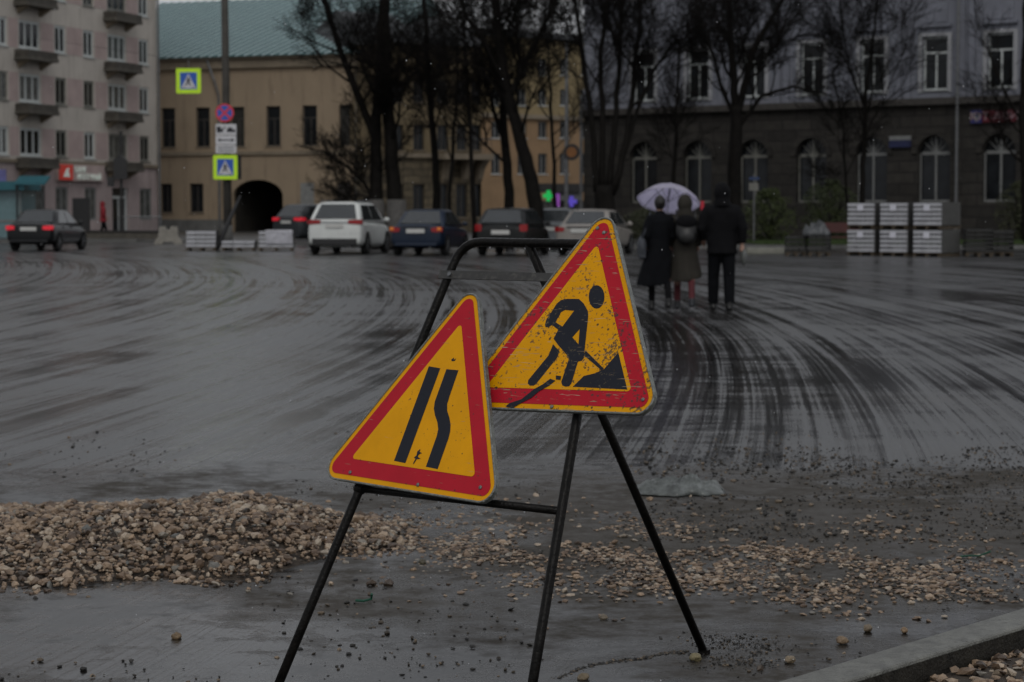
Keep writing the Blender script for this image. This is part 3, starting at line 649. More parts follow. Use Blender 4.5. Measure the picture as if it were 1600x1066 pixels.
f = MB(); f.box((-ra, 0, 0), (-ra + .07, .08, hA - ra)); f.box((ra - .07, 0, 0), (ra, .08, hA - ra)); f.box((-ra + .1, 0, 0), (ra - .1, .08, .1)); f.box((-.045, -.01, .1), (.045, .07, hA - .05)); f.box((-ra + .1, .003, hA - ra - .06), (ra - .1, .077, hA - ra + .08))
for a in (.7, 1.15, math.pi - .7, math.pi - 1.15): f.bar((0.05 * math.cos(a), .03, hA - ra), (ra * .95 * math.cos(a), .03, hA - ra + ra * .95 * math.sin(a)), .025, 5)
g = MB(); g.add([(-ra, .05, 0), (ra, .05, 0)] + [(ra * math.cos(a), .05, hA - ra + ra * math.sin(a)) for a in np.linspace(0, math.pi, 15)], [tuple(range(17))])
tr = MB(); pts_o = [((ra + .28) * math.cos(a), (ra + .28) * math.sin(a)) for a in np.linspace(0, math.pi, 15)]; pts_i = [((ra + .02) * math.cos(a), (ra + .02) * math.sin(a)) for a in np.linspace(math.pi, 0, 15)]
tr.prism([(p[0], p[1] + hA - ra) for p in pts_o + pts_i], 1, -.31, -.23)
fme = {k: f.mesh('window', k) for k in ('pvc', 'grey_frame', 'old_frame')}; gme = g.mesh('pane', 'glass'); tme = tr.mesh('arch_surround', 'rust')
for i, x in enumerate(xu):
    o = link('window', fme['grey_frame' if x > ur(1330, 300)[0] else 'old_frame'], Fr.root, (x, .22, za0)); link('pane', gme, o); link('arch_surround', tme, o)
for px in (1501,):
    x = ur(px, 150)[0]; mb = MB(); mb.tube([(x, -.33, ZT - .2), (x, -.33, .5), (x + .05, -.45, .25)], .075, 8); mb.build('downpipe', 'galv', Fr.root)
mb = MB(); mb.tube([(.05, -.3, 7.), (.05, -.3, .6), (.0, -.5, .2)], .075, 8); mb.build('downpipe', 'galv', Fr.root)
def wall_sign(px0, py0, px1, py1, name, label, F, fn):
    (x0, z1), (x1, z0) = F.uz(px0, py0), F.uz(px1, py1)
    p_ = F.root.matrix_basis @ Vector((x0, 0, z0)); s_ = thing(name, label, 'sign', p_, F.root.rotation_euler.z); fn(s_, x1 - x0, z1 - z0)
def sg1(s_, a, b):
    mb = MB(); mb.box((0, -.15, 0), (a * .24, -.003, b)); mb.build('logo_panel', simple('dim_blue_panel', (.03, .03, .13), .5, emit=(.1, .1, .4), es=.02), s_)
    mb = MB(); mb.prism([(a * .03, b * .8), (a * .09, b * .8), (a * .14, b * .35), (a * .19, b * .8), (a * .22, b * .8), (a * .15, b * .1), (a * .12, b * .1)], 1, -.17, -.152); mb.build('logo', 'grey_frame', s_)
    mb = MB(); mb.box((a * .27, -.15, b * .05), (a, -.003, b * .95)); mb.build('board', simple('dim_red_board', (.08, .008, .015), .5, emit=(.6, .02, .06), es=.02), s_)
    put_text('ЮТ-АВИА', b * .85, simple_key('dim_white_letter', (.3, .22, .24)), s_, (a * .63, -.17, b * .22), sx=1.2)
def simple_key(nm, c): M[nm] = simple(nm, c, .5, .05); return nm
def sg2(s_, a, b):
    mb = MB(); mb.box((0, -.12, 0), (a, -.003, b * .62)); mb.build('board', simple('navy_board', (.015, .02, .07), .5), s_)
    mb = MB(); mb.box((0, -.12, b * .622), (a, -.003, b)); mb.build('header', 'grey_frame', s_)
wall_sign(1519, 173, 1588, 191, 'shop_sign', 'dim red sign with blue logo on the dark wall, right of the downpipe', Fr, sg1)
wall_sign(1391, 213, 1424, 230, 'shop_sign', 'small navy and white sign between two arched windows', Fr, sg2)

# ================================================================== TREES
class Tree:
    def __init__(s, label, Y, seed, cat='tree', group='bare trees along the far pavement'):
        s.r = random.Random(seed); s.Y = Y; s.tr = MB(); s.cr = MB(); s.label = label; s.n = 0; s.group = group
    def stem(s, pts, tops=True,  dens=1., start=.3, spread=.8, blen=3.2, dy=None, n=8, lean_y=0.):
        """pts: [(px,py,width_px)]"""
        P = []; k = s.Y / FPX; yo = 0; s.n = 0
        for i, (px, py, wd) in enumerate(pts):
            p = at(px, py, s.Y); p.y += lean_y * i; P.append((p, wd * k * .43))
        # resample with wobble
        Q = []
        for (a, ra), (b, rb) in zip(P[:-1], P[1:]):
            m = 4
            for j in range(m):
                t = j / m; q = a.lerp(b, t); wv = .12 * (b - a).length * .15
                if j: q += Vector((s.r.uniform(-wv, wv), s.r.uniform(-wv, wv), 0))
                Q.append((q, ra + (rb - ra) * t))
        Q.append(P[-1]); s.tr.tube([q for q, _ in Q], [r for _, r in Q], n)
        tot = len(Q)
        for i, (q, r) in enumerate(Q):
            t = i / (tot - 1)
            if t < start: continue
            d = (Q[min(i + 1, tot - 1)][0] - Q[max(0, i - 1)][0]).normalized()
            for _ in range(max(1, int(round(.36 * dens * (1.5 + 2 * t) * s.r.uniform(.6, 1.4))))):
                s.branch(q, d, blen * s.r.uniform(.6, 1.2) * (1.15 - .4 * t), min(r * .5, .09) * s.r.uniform(.6, 1), 1, spread)
        d = (Q[-1][0] - Q[-2][0]).normalized()
        for i in range(4 if dens and pts[-1][1] < -30 else 0): s.n = min(s.n, 3000); s.branch(Q[-1][0], d, blen * .9, Q[-1][1] * .8, 1, .12 + .12 * i)
        return s
    def branch(s, p, d, L, r, lvl, spread):
        if s.n > 3400: return
        s.n += 1; r = max(r, .0075); R_ = s.r
        ax = Vector((R_.gauss(0, 1), R_.gauss(0, 1), R_.gauss(0, .35))); ax = (ax - d * ax.dot(d)).normalized()
        d = (d * math.cos(spread) + ax * math.sin(spread)).normalized() if lvl < 3 else (d + ax * R_.uniform(.4, .9)).normalized()
        seg = 6 if lvl == 1 else 4 if lvl == 2 else 3; pts = [p.copy()]; rs = [r]; q = p.copy()
        for i in range(seg):
            up = .10 if lvl < 3 else .02
            d = (d + Vector((R_.gauss(0, .13), R_.gauss(0, .13), R_.gauss(0, .1) + up))).normalized()
            q = q + d * (L / seg); pts.append(q.copy()); rs.append(max(.0065, r * (1 - .78 * (i + 1) / seg)))
            if lvl < 4:
                nb = (2 if lvl < 3 else 1) + (R_.random() < .45)
                if i >= (1 if lvl == 1 else 0):
                    for _ in range(nb): s.branch(q, d, L * R_.uniform(.3, .55), rs[-1] * R_.uniform(.55, .85), lvl + 1, R_.uniform(.5, .95))
        s.cr.tube(pts, rs, 5 if lvl == 1 else 3, cap=False)
    def done(s, trunk='bark'):
        b = Vector(s.tr.v[0]); x = b.x
        root = thing('bare_tree', s.label, 'tree', (x, s.Y, 0.1), 0, s.group)
        for mb in (s.tr, s.cr): mb.v = [(v[0] - x, v[1] - s.Y, v[2] - .1) for v in mb.v]
        s.tr.build('trunk', trunk, root, smooth=True, fix=False); s.cr.build('crown', 'twig', root, fix=False)
        print('tree', s.n, len(s.cr.f)); return root
t = Tree('tall double-trunked bare tree with a whitewashed foot, behind the white car', 79, 11)
t.stem([(588, 392, 30), (588, 300, 24), (588, 210, 20), (592, 100, 15), (598, 0, 12), (604, -150, 6)], dens=.8, start=.35)
t.stem([(589, 222, 16), (566, 165, 14), (540, 100, 12), (515, 30, 10), (490, -60, 6)], dens=.9, start=.25)
t.stem([(620, 392, 34), (616, 300, 27), (609, 200, 23), (602, 110, 18), (604, 0, 14), (590, -160, 6)], dens=.9, start=.35)
t.stem([(586, 322, 8), (572, 290, 6), (545, 262, 5), (505, 238, 3.5), (462, 226, 2)], dens=2.6, start=.1, blen=1.9)
t.stem([(590, 300, 8), (560, 318, 6), (540, 300, 4)], dens=2.2, start=.1, blen=1.6)
tr = t.done()
for px, wd in ((588, 31), (620, 35)):
    a, b = at(px, 386, 79), at(px - .5, 312, 79); mb = MB(); k = 79 / FPX / 2
    mb.tube([Vector((a.x - tr.location.x, 0, a.z - .1)), Vector((b.x - tr.location.x, 0, b.z - .1))], [wd * k * 1.02, (wd - 5) * k * 1.03], 12); mb.build('whitewash', 'white_bark', tr, smooth=True)
t = Tree('slender bare tree behind the dark blue car', 82, 12)
t.stem([(684, 388, 16), (683, 300, 14), (677, 210, 12), (670, 110, 10), (664, 20, 8), (655, -120, 4)], dens=.9, start=.35, blen=4.2); t.done()
t = Tree('straight bare tree with a side fork, left of the leaning one', 80, 13)
t.stem([(798, 388, 20), (796, 300, 18), (788, 215, 15), (784, 110, 13), (775, 0, 10), (760, -150, 5)], dens=.8, start=.3, blen=4)
t.stem([(789, 225, 9), (775, 185, 8), (760, 130, 6), (740, 70, 4)], dens=1.1, start=.1, blen=2.4); t.done()
t = Tree('thick bare tree with a bent leaning trunk, behind the black hatchback', 77, 14)
t.stem([(840, 392, 30), (838, 330, 27), (830, 280, 25), (812, 215, 22), (795, 150, 20), (780, 70, 17), (772, -10, 13), (756, -160, 6)], dens=.9, start=.4, blen=4)
t.stem([(795, 155, 12), (822, 95, 10), (850, 40, 8), (880, -30, 5)], dens=1.1, start=.15, blen=2.8)
t.stem([(790, 130, 11), (760, 70, 9), (725, 20, 7), (700, -60, 4)], dens=1.1, start=.15, blen=2.8); t.done()
t = Tree('bare tree fanning into many upright stems, left of the umbrella', 76, 15)
t.stem([(946, 392, 46), (945, 340, 38), (944, 290, 34)], dens=0, start=2)
for k_ in ([(932, 300, 13), (926, 210, 11), (912, 100, 9), (898, 0, 7), (880, -120, 5)],
           [(942, 300, 13), (941, 190, 11), (938, 80, 9), (955, -40, 8), (958, -150, 4)], [(952, 300, 13), (960, 200, 11), (968, 100, 9), (972, 0, 8), (976, -140, 4)],
           [(957, 305, 12), (978, 220, 10), (990, 130, 10), (1000, 30, 8), (1006, -100, 4)], [(960, 300, 11), (990, 190, 8), (1020, 110, 6), (1060, 60, 4)]):
    t.stem(k_, dens=.3, start=.35, blen=3.4, spread=.6, n=7)
t.done()
t = Tree('forked bare tree above the man in black', 83, 16)
t.stem([(1146, 388, 30), (1148, 300, 26), (1150, 210, 23), (1150, 165, 20)], dens=0, start=2)
t.stem([(1149, 175, 16), (1146, 110, 13), (1140, 30, 10), (1136, -110, 5)], dens=.8, start=.1, blen=4.2)
t.stem([(1152, 180, 15), (1166, 125, 12), (1180, 70, 10), (1208, 25, 8), (1250, -40, 5)], dens=.8, start=.15, blen=4.2)
t.stem([(1148, 185, 9), (1130, 145, 7), (1115, 90, 6), (1090, 30, 4)], dens=1, start=.15)
t.stem([(1153, 200, 9), (1190, 150, 7), (1240, 135, 5), (1300, 150, 3)], dens=1.2, start=.1, blen=2.6); t.done()
t = Tree('thin young bare tree in front of the arched windows', 86, 17)
t.stem([(1345, 388, 12), (1347, 300, 10), (1350, 220, 9), (1352, 150, 7), (1362, 70, 5), (1375, -40, 3)], dens=.45, start=.4, blen=4.2, n=6, spread=.6)
t.stem([(1350, 165, 5), (1325, 100, 4), (1312, 0, 3)], dens=.5, start=.1, blen=3.4, n=5, spread=.6)
t.done()
t = Tree('very thin sapling just left of the young tree by the pallets', 87, 23)
t.stem([(1330, 386, 6), (1322, 300, 5), (1318, 200, 4), (1300, 110, 3)], dens=.3, start=.3, blen=2.8, n=5); t.done()
t = Tree('bare tree at the right edge of the view', 84, 18)
t.stem([(1606, 388, 18), (1602, 280, 15), (1597, 190, 13), (1600, 90, 10), (1604, -60, 6)], dens=.8, start=.25, blen=3.4); t.done()
t = Tree('bare tree between the ochre house and the straight tree', 96, 19)
t.stem([(742, 380, 10), (738, 280, 8), (735, 190, 7), (728, 90, 6), (722, -40, 3)], dens=.7, start=.35, blen=4.4)
t.done()
t = Tree('thin bare tree in front of the ochre house balcony', 98, 21)
t.stem([(700, 378, 8), (704, 280, 7), (712, 180, 6), (716, 60, 4)], dens=.6, start=.4, blen=4.); t.done()
t = Tree('small bare tree in front of the distant orange flats', 100, 20)
t.stem([(868, 376, 8), (866, 280, 7), (862, 190, 6), (858, 100, 4), (850, 20, 3)], dens=.6, start=.3, blen=3.8)
t.done()
t = Tree('bare tree rising behind the lavender umbrella', 97, 22)
t.stem([(1050, 378, 9), (1052, 280, 8), (1056, 180, 6), (1062, 60, 4)], dens=.4, start=.3, blen=4); t.done()

# shrubs
M['leaf'] = simple('dark_shrub_leaf', (.035, .04, .012), .6, .4, 3); M['leafg'] = simple('green_shrub_leaf', (.04, .055, .012), .6, .4, 3)
def shrub(label, px, Y, w_, h_, n, seed, mat='leaf'):
    r = random.Random(seed); p = at(px, 330, Y); k = thing('shrub', label, 'shrub', (p.x, Y, .12), 0, 'shrubs in front of the blue-grey building'); st_ = MB(); lf = MB()
    for i in range(26):
        a = r.uniform(0, 6.28); q = Vector((math.cos(a) * w_ * r.uniform(.2, .5), math.sin(a) * w_ * .4 * r.random(), h_ * r.uniform(.6, 1))); st_.tube([(0, 0, 0), q * .5 + Vector((0, 0, h_ * .1)), q], [.02, .012, .006], 4)
    for i in range(n):
        a = r.uniform(0, 6.28); rr = math.sqrt(r.random()); zz = r.random()
        rad = w_ * .5 * (1 - (abs(zz - .45) / .62) ** 2.2) * (1 + .3 * noise.noise(Vector((a, zz * 3, seed))))
        c = Vector((math.cos(a) * rr * rad, math.sin(a) * rr * rad * .8, .1 + zz * h_)); s_ = r.uniform(.03, .08)
        if noise.noise(c * 2.3 + Vector((seed, 0, 0))) < -.2: continue
        u = Vector((r.gauss(0, 1), r.gauss(0, 1), r.gauss(0, 1))).normalized(); v = u.orthogonal().normalized() * s_ * .6; u *= s_
        lf.add([c - u, c - v, c + u, c + v], [(0, 1, 2, 3)])
    st_.build('stems', 'twig', k, fix=False); lf.build('foliage', mat, k, fix=False)
shrub('dark green shrub right of the man in black', 1203, 87, 2.3, 2.1, 3500, 1, 'leafg')
shrub('dark shrub behind the first pallet stack, by the thin young tree', 1296, 90, 2.6, 2.5, 4000, 2, 'leafg')
shrub('dark shrub at the right edge beyond the dark pallets', 1597, 88, 2.4, 2.4, 3000, 3)
shrub('low dark shrub behind the beige car', 1015, 90, 2.6, 1.3, 2600, 4)
# grass strip
mb = MB(); r = random.Random(5); px0, px1 = at(1165, 330, 86).x, 24.
for i in range(16000):
    x, y = r.uniform(px0, px1), r.uniform(81.5, 90); h_ = r.uniform(.06, .16); a = r.uniform(0, 3.14); c, s_ = math.cos(a) * .03, math.sin(a) * .03
    mb.add([(x - c, y - s_, .12), (x + c, y + s_, .12), (x + r.uniform(-.04, .04), y, .12 + h_)], [(0, 1, 2)])
M['grass'] = simple('green_grass', (.035, .06, .012), .7, .3, 2); tag(mb.build('grass', 'grass', fix=False), 'green grass strip in front of the blue-grey building', 'grass', kind='stuff')

# ================================================================== CARS (origin: rear centre on the road, +y = forwards)
KIND = {'sedan': dict(L=4.45, w=.85, zr=1.44, belt=.93, tr=1.0, r=(.62, 1.25, 2.45, 3.3), hood=.88, lamp=(.74, .9), lw=.3, plate=.78),
        'suv': dict(L=4.6, w=.92, zr=1.68, belt=1.06, tr=1.09, r=(.12, .62, 2.75, 3.6), hood=1.0, lamp=(.98, 1.13), lw=.42, plate=.93),
        'hatch': dict(L=4.2, w=.85, zr=1.48, belt=.95, tr=.99, r=(.1, .62, 2.5, 3.25), hood=.9, lamp=(.76, .99), lw=.2, plate=.74)}
def car(label, kind, px, Y, rz, paint, lamps='lamp_red', roofrails=False, trim=False, coat=1., zbase=0., orange=False):
    K = KIND[kind]; L, w_, belt = K['L'], K['w'], K['belt']; p = at(px, 330, Y)
    root = thing('car', label, 'car', (p.x, Y, zbase), -rz, 'cars across the square')
    pm = simple('car_paint', paint, .28, .12, 1.2, coat=coat * .2, spec=.25, dirt=tuple(x * .75 + .004 for x in paint))
    r0, r1, r2, r3 = K['r']
    def top(y):
        if y < r0: return K['tr'] - .05 * max(0, (.12 - y) / .12)
        if y < r3: return K['tr'] + (K['hood'] - K['tr']) * (y - r0) / (r3 - r0)
        return K['hood'] - .16 * ((y - r3) / (L - r3)) ** 2
    rings = []
    for y, sx, zb, sq in ((0, .86, .38, .80), (.04, .93, .3, .93), (.16, .985, .26, 1), (.5, 1, .22, 1), (1.3, 1, .2, 1), (2.3, 1, .2, 1), (r3, 1, .2, 1), (L - .55, .985, .22, 1), (L - .15, .9, .26, .98), (L, .74, .36, .8)):
        tz = top(y); b = min(belt, tz - .03); W = w_ * sx; mid = (zb + b) / 2
        tz = mid + (tz - mid) * sq; b = mid + (b - mid) * sq
        half = [(0, zb), (.78 * W, zb), (.96 * W, zb + .07), (1.0 * W, zb + .22), (1.0 * W, mid + .1), (.975 * W, b - .07), (.93 * W, b), (.6 * W, tz), (0, tz + .012)]
        rings.append([(x, y, z) for x, z in half] + [(-x, y, z) for x, z in half[1:-1][::-1]])
    mb = MB(); mb.loft(rings); body = mb.build('body', pm, root, smooth=True)
    m = body.modifiers.new('s', 'SUBSURF'); m.levels = m.render_levels = 2
    # cabin
    rg = []; H_ = K['zr'] - belt
    for y, h_ in ((r0 - .06, -.03), (r0, .02), (r0 + (r1 - r0) * .5, .53), (r1 - .02, .96), (r1 + .15, 1.), ((r1 + r2) / 2, 1.02), (r2 - .15, 1), (r2 + .02, .96), ((r2 + r3) / 2, .52), (r3, .02), (r3 + .05, -.03)):
        hh = H_ * h_; half = [(0, belt - .05)] + [(.92 * w_, belt - .05), (w_ * (.92 - .05 * h_), belt + hh * .3), (w_ * (.92 - .17 * h_), belt + hh * .9), (w_ * (.90 - .25 * h_), belt + hh * .99), (.45 * w_, belt + hh + .01), (0, belt + hh + .018)]
        rg.append([(x, y, max(z, belt - .05)) for x, z in half] + [(-x, y, max(z, belt - .05)) for x, z in half[1:-1][::-1]])
    mb = MB(); mb.loft(rg); mb.build('cabin', pm, root, smooth=True)
    # glass
    def quad(name, pts, mat='carglass', par=root):
        mb = MB(); c = [Vector(q) for q in pts]; n_ = (c[1] - c[0]).cross(c[3] - c[0]).normalized() * .012; mb.add(c + [q - n_ * 2 for q in c], [(0, 1, 2, 3), (0, 4, 5, 1), (1, 5, 6, 2), (2, 6, 7, 3), (3, 7, 4, 0)]); return mb.build(name, mat, par)
    zt = K['zr']
    def edge_(ya, yb, t): return ya + (yb - ya) * t, belt + H_ * (.02 + .94 * t) + .028
    (ya, za), (yb, zb) = edge_(r0, r1, .1), edge_(r0, r1, .9); a, b = .76 * w_, .60 * w_
    quad('rear_window', [(-a, ya - .02, za), (a, ya - .02, za), (b, yb - .02, zb), (-b, yb - .02, zb)])
    (ya, za), (yb, zb) = edge_(r3, r2, .08), edge_(r3, r2, .92)
    quad('windscreen', [(a, ya + .02, za), (-a, ya + .02, za), (-b, yb + .02, zb), (b, yb + .02, zb)])
    for sg_ in (-1, 1):
        X = lambda z: sg_ * (w_ * (.92 - .17 * (z - belt) / (H_ * .9)) + .012)
        zl, zu = belt + .05, belt + H_ * .86
        lo0, lo1 = r0 + .34, r3 - .28; up0, up1 = r1 + .1, r2 - .02; mL, mU = (lo0 + lo1) / 2 - .02, (up0 + up1) / 2 + .04
        for (p0, p1, q0, q1) in ((lo0, mL - .04, up0, mU - .04), (mL + .04, lo1, mU + .04, up1)):
            pts = [(X(zl), p0, zl), (X(zl), p1, zl), (X(zu), q1, zu), (X(zu), q0, zu)]
            quad('side_window', pts if sg_ > 0 else pts[::-1])
        # lamps wrap round the corner
        z0, z1 = K['lamp']; lw = K['lw']; mb = MB(); ex = w_ * .955
        mb.loft([[(sg_ * (ex - lw), -.012, z0 + .02), (sg_ * (ex - lw), -.012, z1 - .02), (sg_ * (ex - lw), .1, z1 - .02), (sg_ * (ex - lw), .1, z0 + .02)],
                 [(sg_ * (ex - .1), .0, z0), (sg_ * (ex - .1), .0, z1), (sg_ * (ex - .1), .16, z1), (sg_ * (ex - .1), .16, z0)],
                 [(sg_ * (ex + .03), .07, z0 + .01), (sg_ * (ex + .03), .07, z1 - .01), (sg_ * (ex + .005), .3, z1 - .01), (sg_ * (ex + .005), .3, z0 + .01)]])
        lp = mb.build('tail_lamp', lamps, root, smooth=False)
        if orange: mb = MB(); mb.box((sg_ * (ex - .05) - .06, -.02, (z0 + z1) / 2 - .02), (sg_ * (ex - .05) + .06, .02, z1)); mb.build('indicator', 'lamp_orange', lp)
        mb = MB(); mb.ell((sg_ * (w_ + .1), r3 - .38, belt + .06), (.1, .06, .075), 10, 6); mb.build('wing_mirror', pm, root, smooth=True)
        mb = MB(); z_ = belt - .1; mb.box((sg_ * w_ * .99 - .012, r0 + .6, z_ - .02), (sg_ * w_ * .99 + .02, r0 + .8, z_ + .02)); mb.box((sg_ * w_ * .99 - .012, r3 - 1.15, z_ - .02), (sg_ * w_ * .99 + .02, r3 - .95, z_ + .02)); mb.build('door_handle', pm, root)
    for (yy) in (.82, L - .86):
        for sg_ in (-1, 1):
            R_ = .345 if kind == 'suv' else .305
            mb = MB(); n_ = 24
            mb.prism([(yy + (R_ + .05) * math.cos(a), R_ + (R_ + .05) * math.sin(a)) for a in np.linspace(-.25, math.pi + .25, n_)], 0, *sorted((sg_ * (w_ - .3), sg_ * (w_ + .004)))); mb.build('wheel_arch', 'black', root)
            mb = MB(); prof = [(-.1, R_ * .6), (-.1, R_ * .93), (-.07, R_), (.07, R_), (.1, R_ * .93), (.1, R_ * .6)]; cx = sg_ * (w_ - .085)
            rings = [[(cx + q[0], yy + q[1] * math.cos(a), R_ + q[1] * math.sin(a)) for q in prof] for a in np.linspace(0, 2 * math.pi, 25)]
            mb.loft(rings, cap=False); wh = mb.build('wheel', 'tyre', root, smooth=True)
            mb = MB(); mb.prism([(yy + R_ * .63 * math.cos(a), R_ + R_ * .63 * math.sin(a)) for a in np.linspace(0, 2 * math.pi, 21)[:-1]], 0, cx - .06, cx + .06)
            for k in range(5): a = k * 2 * math.pi / 5; mb.bar((cx + sg_ * .075, yy, R_), (cx + sg_ * .075, yy + R_ * .58 * math.cos(a), R_ + R_ * .58 * math.sin(a)), .028, 5)
            mb.build('rim', 'rim', wh)
    mb = MB(); mb.box((-w_ * .8, -.025, .3), (w_ * .8, .2, .52 if trim else .4)); bevel(mb.build('rear_bumper', 'trimblack' if (trim or coat < 1) else pm, root), .03)
    mb = MB(); mb.box((-.29, -.035, K['plate'] - .065), (.29, -.005, K['plate'] + .065)); mb.build('number_plate', 'plate', root)
    mb = MB(); mb.box((-w_ * .5, -.03, K['plate'] + .1), (w_ * .5, -.004, K['plate'] + .135)); mb.build('boot_trim', 'galv' if trim else 'trimblack', root)
    mb = MB(); mb.bar((w_ * .55, -.04, .25), (w_ * .55, .3, .27), .03, 8); mb.build('exhaust', 'galv', root)
    if roofrails:
        for sg_ in (-1, 1): mb = MB(); mb.tube([(sg_ * w_ * .66, r1 + .05, zt - .03), (sg_ * w_ * .66, r1 + .2, zt + .05), (sg_ * w_ * .66, r2 - .3, zt + .05), (sg_ * w_ * .66, r2 - .1, zt - .02)], .018, 6); mb.build('roof_rail', 'galv', root)
    return root
car('black sedan with lit red tail lamps on the far left of the square', 'sedan', 44, 74.5, R(6), (.006, .007, .008), 'lamp_lit')
car('white crossover parked with roof rails and black lower bumper', 'suv', 522, 68.6, R(9), (.62, .64, .62), 'lamp_red', True, True)
car('dark blue sedan with orange-red lamps, between the white crossover and the black hatchback', 'sedan', 649, 66.8, R(11), (.008, .016, .034), 'lamp_red', orange=True)
car('black hatchback behind the sign stand, between the blue and the beige car', 'hatch', 782, 67, R(12), (.007, .008, .008), 'lamp_red')
car('beige-grey sedan partly hidden by the road works sign and the people', 'sedan', 906, 67.6, R(16), (.26, .24, .22), 'lamp_red')
car('dark crossover with lit tail lamps in front of the archway', 'suv', 447, 92, R(38), (.03, .034, .038), 'lamp_lit')
car('dark grey car mostly hidden behind the white crossover', 'hatch', 482, 98, R(12), (.05, .05, .058), 'lamp_red')
car('pale grey car with a lit lamp, mostly hidden behind the beige-grey sedan', 'hatch', 864, 79, R(8), (.16, .17, .18), 'lamp_lit')

# ================================================================== PEOPLE
M['cloth_black'] = simple('black_cloth', (.006, .006, .007), .9, .3, 8, spec=.12, bump=.4); M['cloth_navy'] = simple('dark_navy_cloth', (.005, .0055, .007), .9, .3, 8, spec=.12, bump=.4)
M['cloth_khaki'] = simple('wet_khaki_grey_cloth', (.036, .033, .028), .85, .2, 6, spec=.12, bump=.4); M['cloth_maroon'] = simple('maroon_cloth', (.075, .012, .016), .85, .2, 8)
M['cloth_red'] = simple('red_cloth', (.22, .012, .02), .85, .2, 8); M['leather'] = simple('black_leather', (.01, .01, .01), .45, .2, 8); M['bluebag'] = simple('grey_blue_bag', (.04, .045, .055), .7, .2, 8)
M['hair'] = simple('dark_hair', (.012, .01, .009), .6, .3, 30); M['shoe'] = simple('dark_shoe', (.02, .022, .026), .6, .3); M['sole'] = simple('pale_sole', (.2, .2, .21), .7, .1)
def person(label, px, Y, h, coat, coat_hem, legm, rz=0., gait=(.0, .0), armR='down', armL='down', hair='hood', shoe='shoe', width=1., flare=0., trouser_w=.085, group=None, zb=0., skew=0.):
    """faces +y.  gait=(left foot y, right foot y); left foot at -x"""
    p = at(px, 330, Y); root = thing('person', label, 'person', (p.x, Y, zb), rz, group); s = h / 1.75
    P = lambda x, y, z: Vector((x * s * width if z > .95 else x * s, y * s, z * s)); b = MB(); hw = .105
    feet = []
    b.loft([[P(rx * math.cos(a), y0 + ry * math.sin(a), z) for a in np.linspace(0, 2 * math.pi, 15)[:-1]] for (z, rx, ry, y0) in ((.84, .12, .09, 0), (.93, .165, .11, 0), (1.05, .14, .1, 0), (1.2, .155, .11, 0), (1.36, .185, .115, 0), (1.44, .17, .09, -.01), (1.49, .07, .06, -.005), (1.55, .055, .055, .005))])
    b.ell(P(0, .02, 1.64), (.075 * s, .095 * s, .115 * s), 18, 14); b.ell(P(0, .115, 1.625), (.014 * s, .022 * s, .026 * s), 8, 6)
    for sx in (-1, 1): b.ell(P(sx * .076, .01, 1.63), (.012 * s, .022 * s, .032 * s), 8, 6); b.ell(P(sx * .03, .1, 1.645), (.014 * s, .01 * s, .009 * s), 8, 6)
    b.ell(P(0, .105, 1.585), (.026 * s, .012 * s, .009 * s), 8, 6)
    for sx, gy in ((-1, gait[0]), (1, gait[1])):
        lift = .05 if gy < -.15 else 0
        an = P(sx * hw, gy, .09 + lift); kn = P(sx * hw, gy * .45 + .04, .49); hp = P(sx * .09, 0, .9); b.tube([hp, kn, an], [.085 * s, .058 * s, .04 * s], 12); b.ell(kn, (.058 * s,) * 3, 10, 8); feet.append((an, lift)); b.ell(an + P(0, .06, -.04), (.04 * s, .11 * s, .035 * s), 10, 8)
    arms = []
    for sx, mode in ((-1, armL), (1, armR)):
        sh_ = P(sx * .185, -.005, 1.42)
        if mode == 'down': el, wr, hd = P(sx * .245, -.03, 1.15), P(sx * .25, .04, .92), Vector((0, .03, -1))
        elif mode == 'swing': el, wr, hd = P(sx * .26, -.06, 1.16), P(sx * .28, -.02, .93), Vector((0, 0, -1))
        elif mode == 'front': el, wr, hd = P(sx * .23, .02, 1.15), P(sx * .08, .24, 1.2), Vector((-sx * .7, .7, .1))
        else: el, wr, hd = P(sx * .26, -.04, 1.16), P(sx * .22, .1, 1.0), Vector((0, .7, -.7))
        b.tube([sh_, el, wr], [.05 * s, .042 * s, .028 * s], 10); b.ell(sh_, (.052 * s,) * 3, 10, 8); b.ell(el, (.042 * s,) * 3, 10, 8)
        hd.normalize(); side = Vector((0, 1, 0)) if abs(hd.z) > .6 else Vector((0, 0, 1)); side = (side - hd * side.dot(hd)).normalized(); nrm = hd.cross(side)
        b.tube([wr, wr + hd * .05 * s, wr + hd * .095 * s], [.026 * s, .036 * s, .034 * s], 10)
        for k, ln in enumerate((.062, .078, .084, .072)):
            o_ = wr + hd * .088 * s + side * (k - 1.5) * -.02 * s; cu = nrm * (-.35 * sx)
            b.tube([o_, o_ + hd * ln * .5 * s, o_ + (hd * .85 + cu * .5) * ln * s], [.0105 * s, .0095 * s, .008 * s], 6)
        b.tube([wr + hd * .02 * s + side * .025 * s, wr + hd * .06 * s + side * .055 * s, wr + hd * .095 * s + side * .05 * s], [.013 * s, .011 * s, .009 * s], 6)
        arms.append((sh_, el, wr, sx))
    remesh(b.build('body', 'skin', root, smooth=True), .011)
    # trousers / legs
    t = MB()
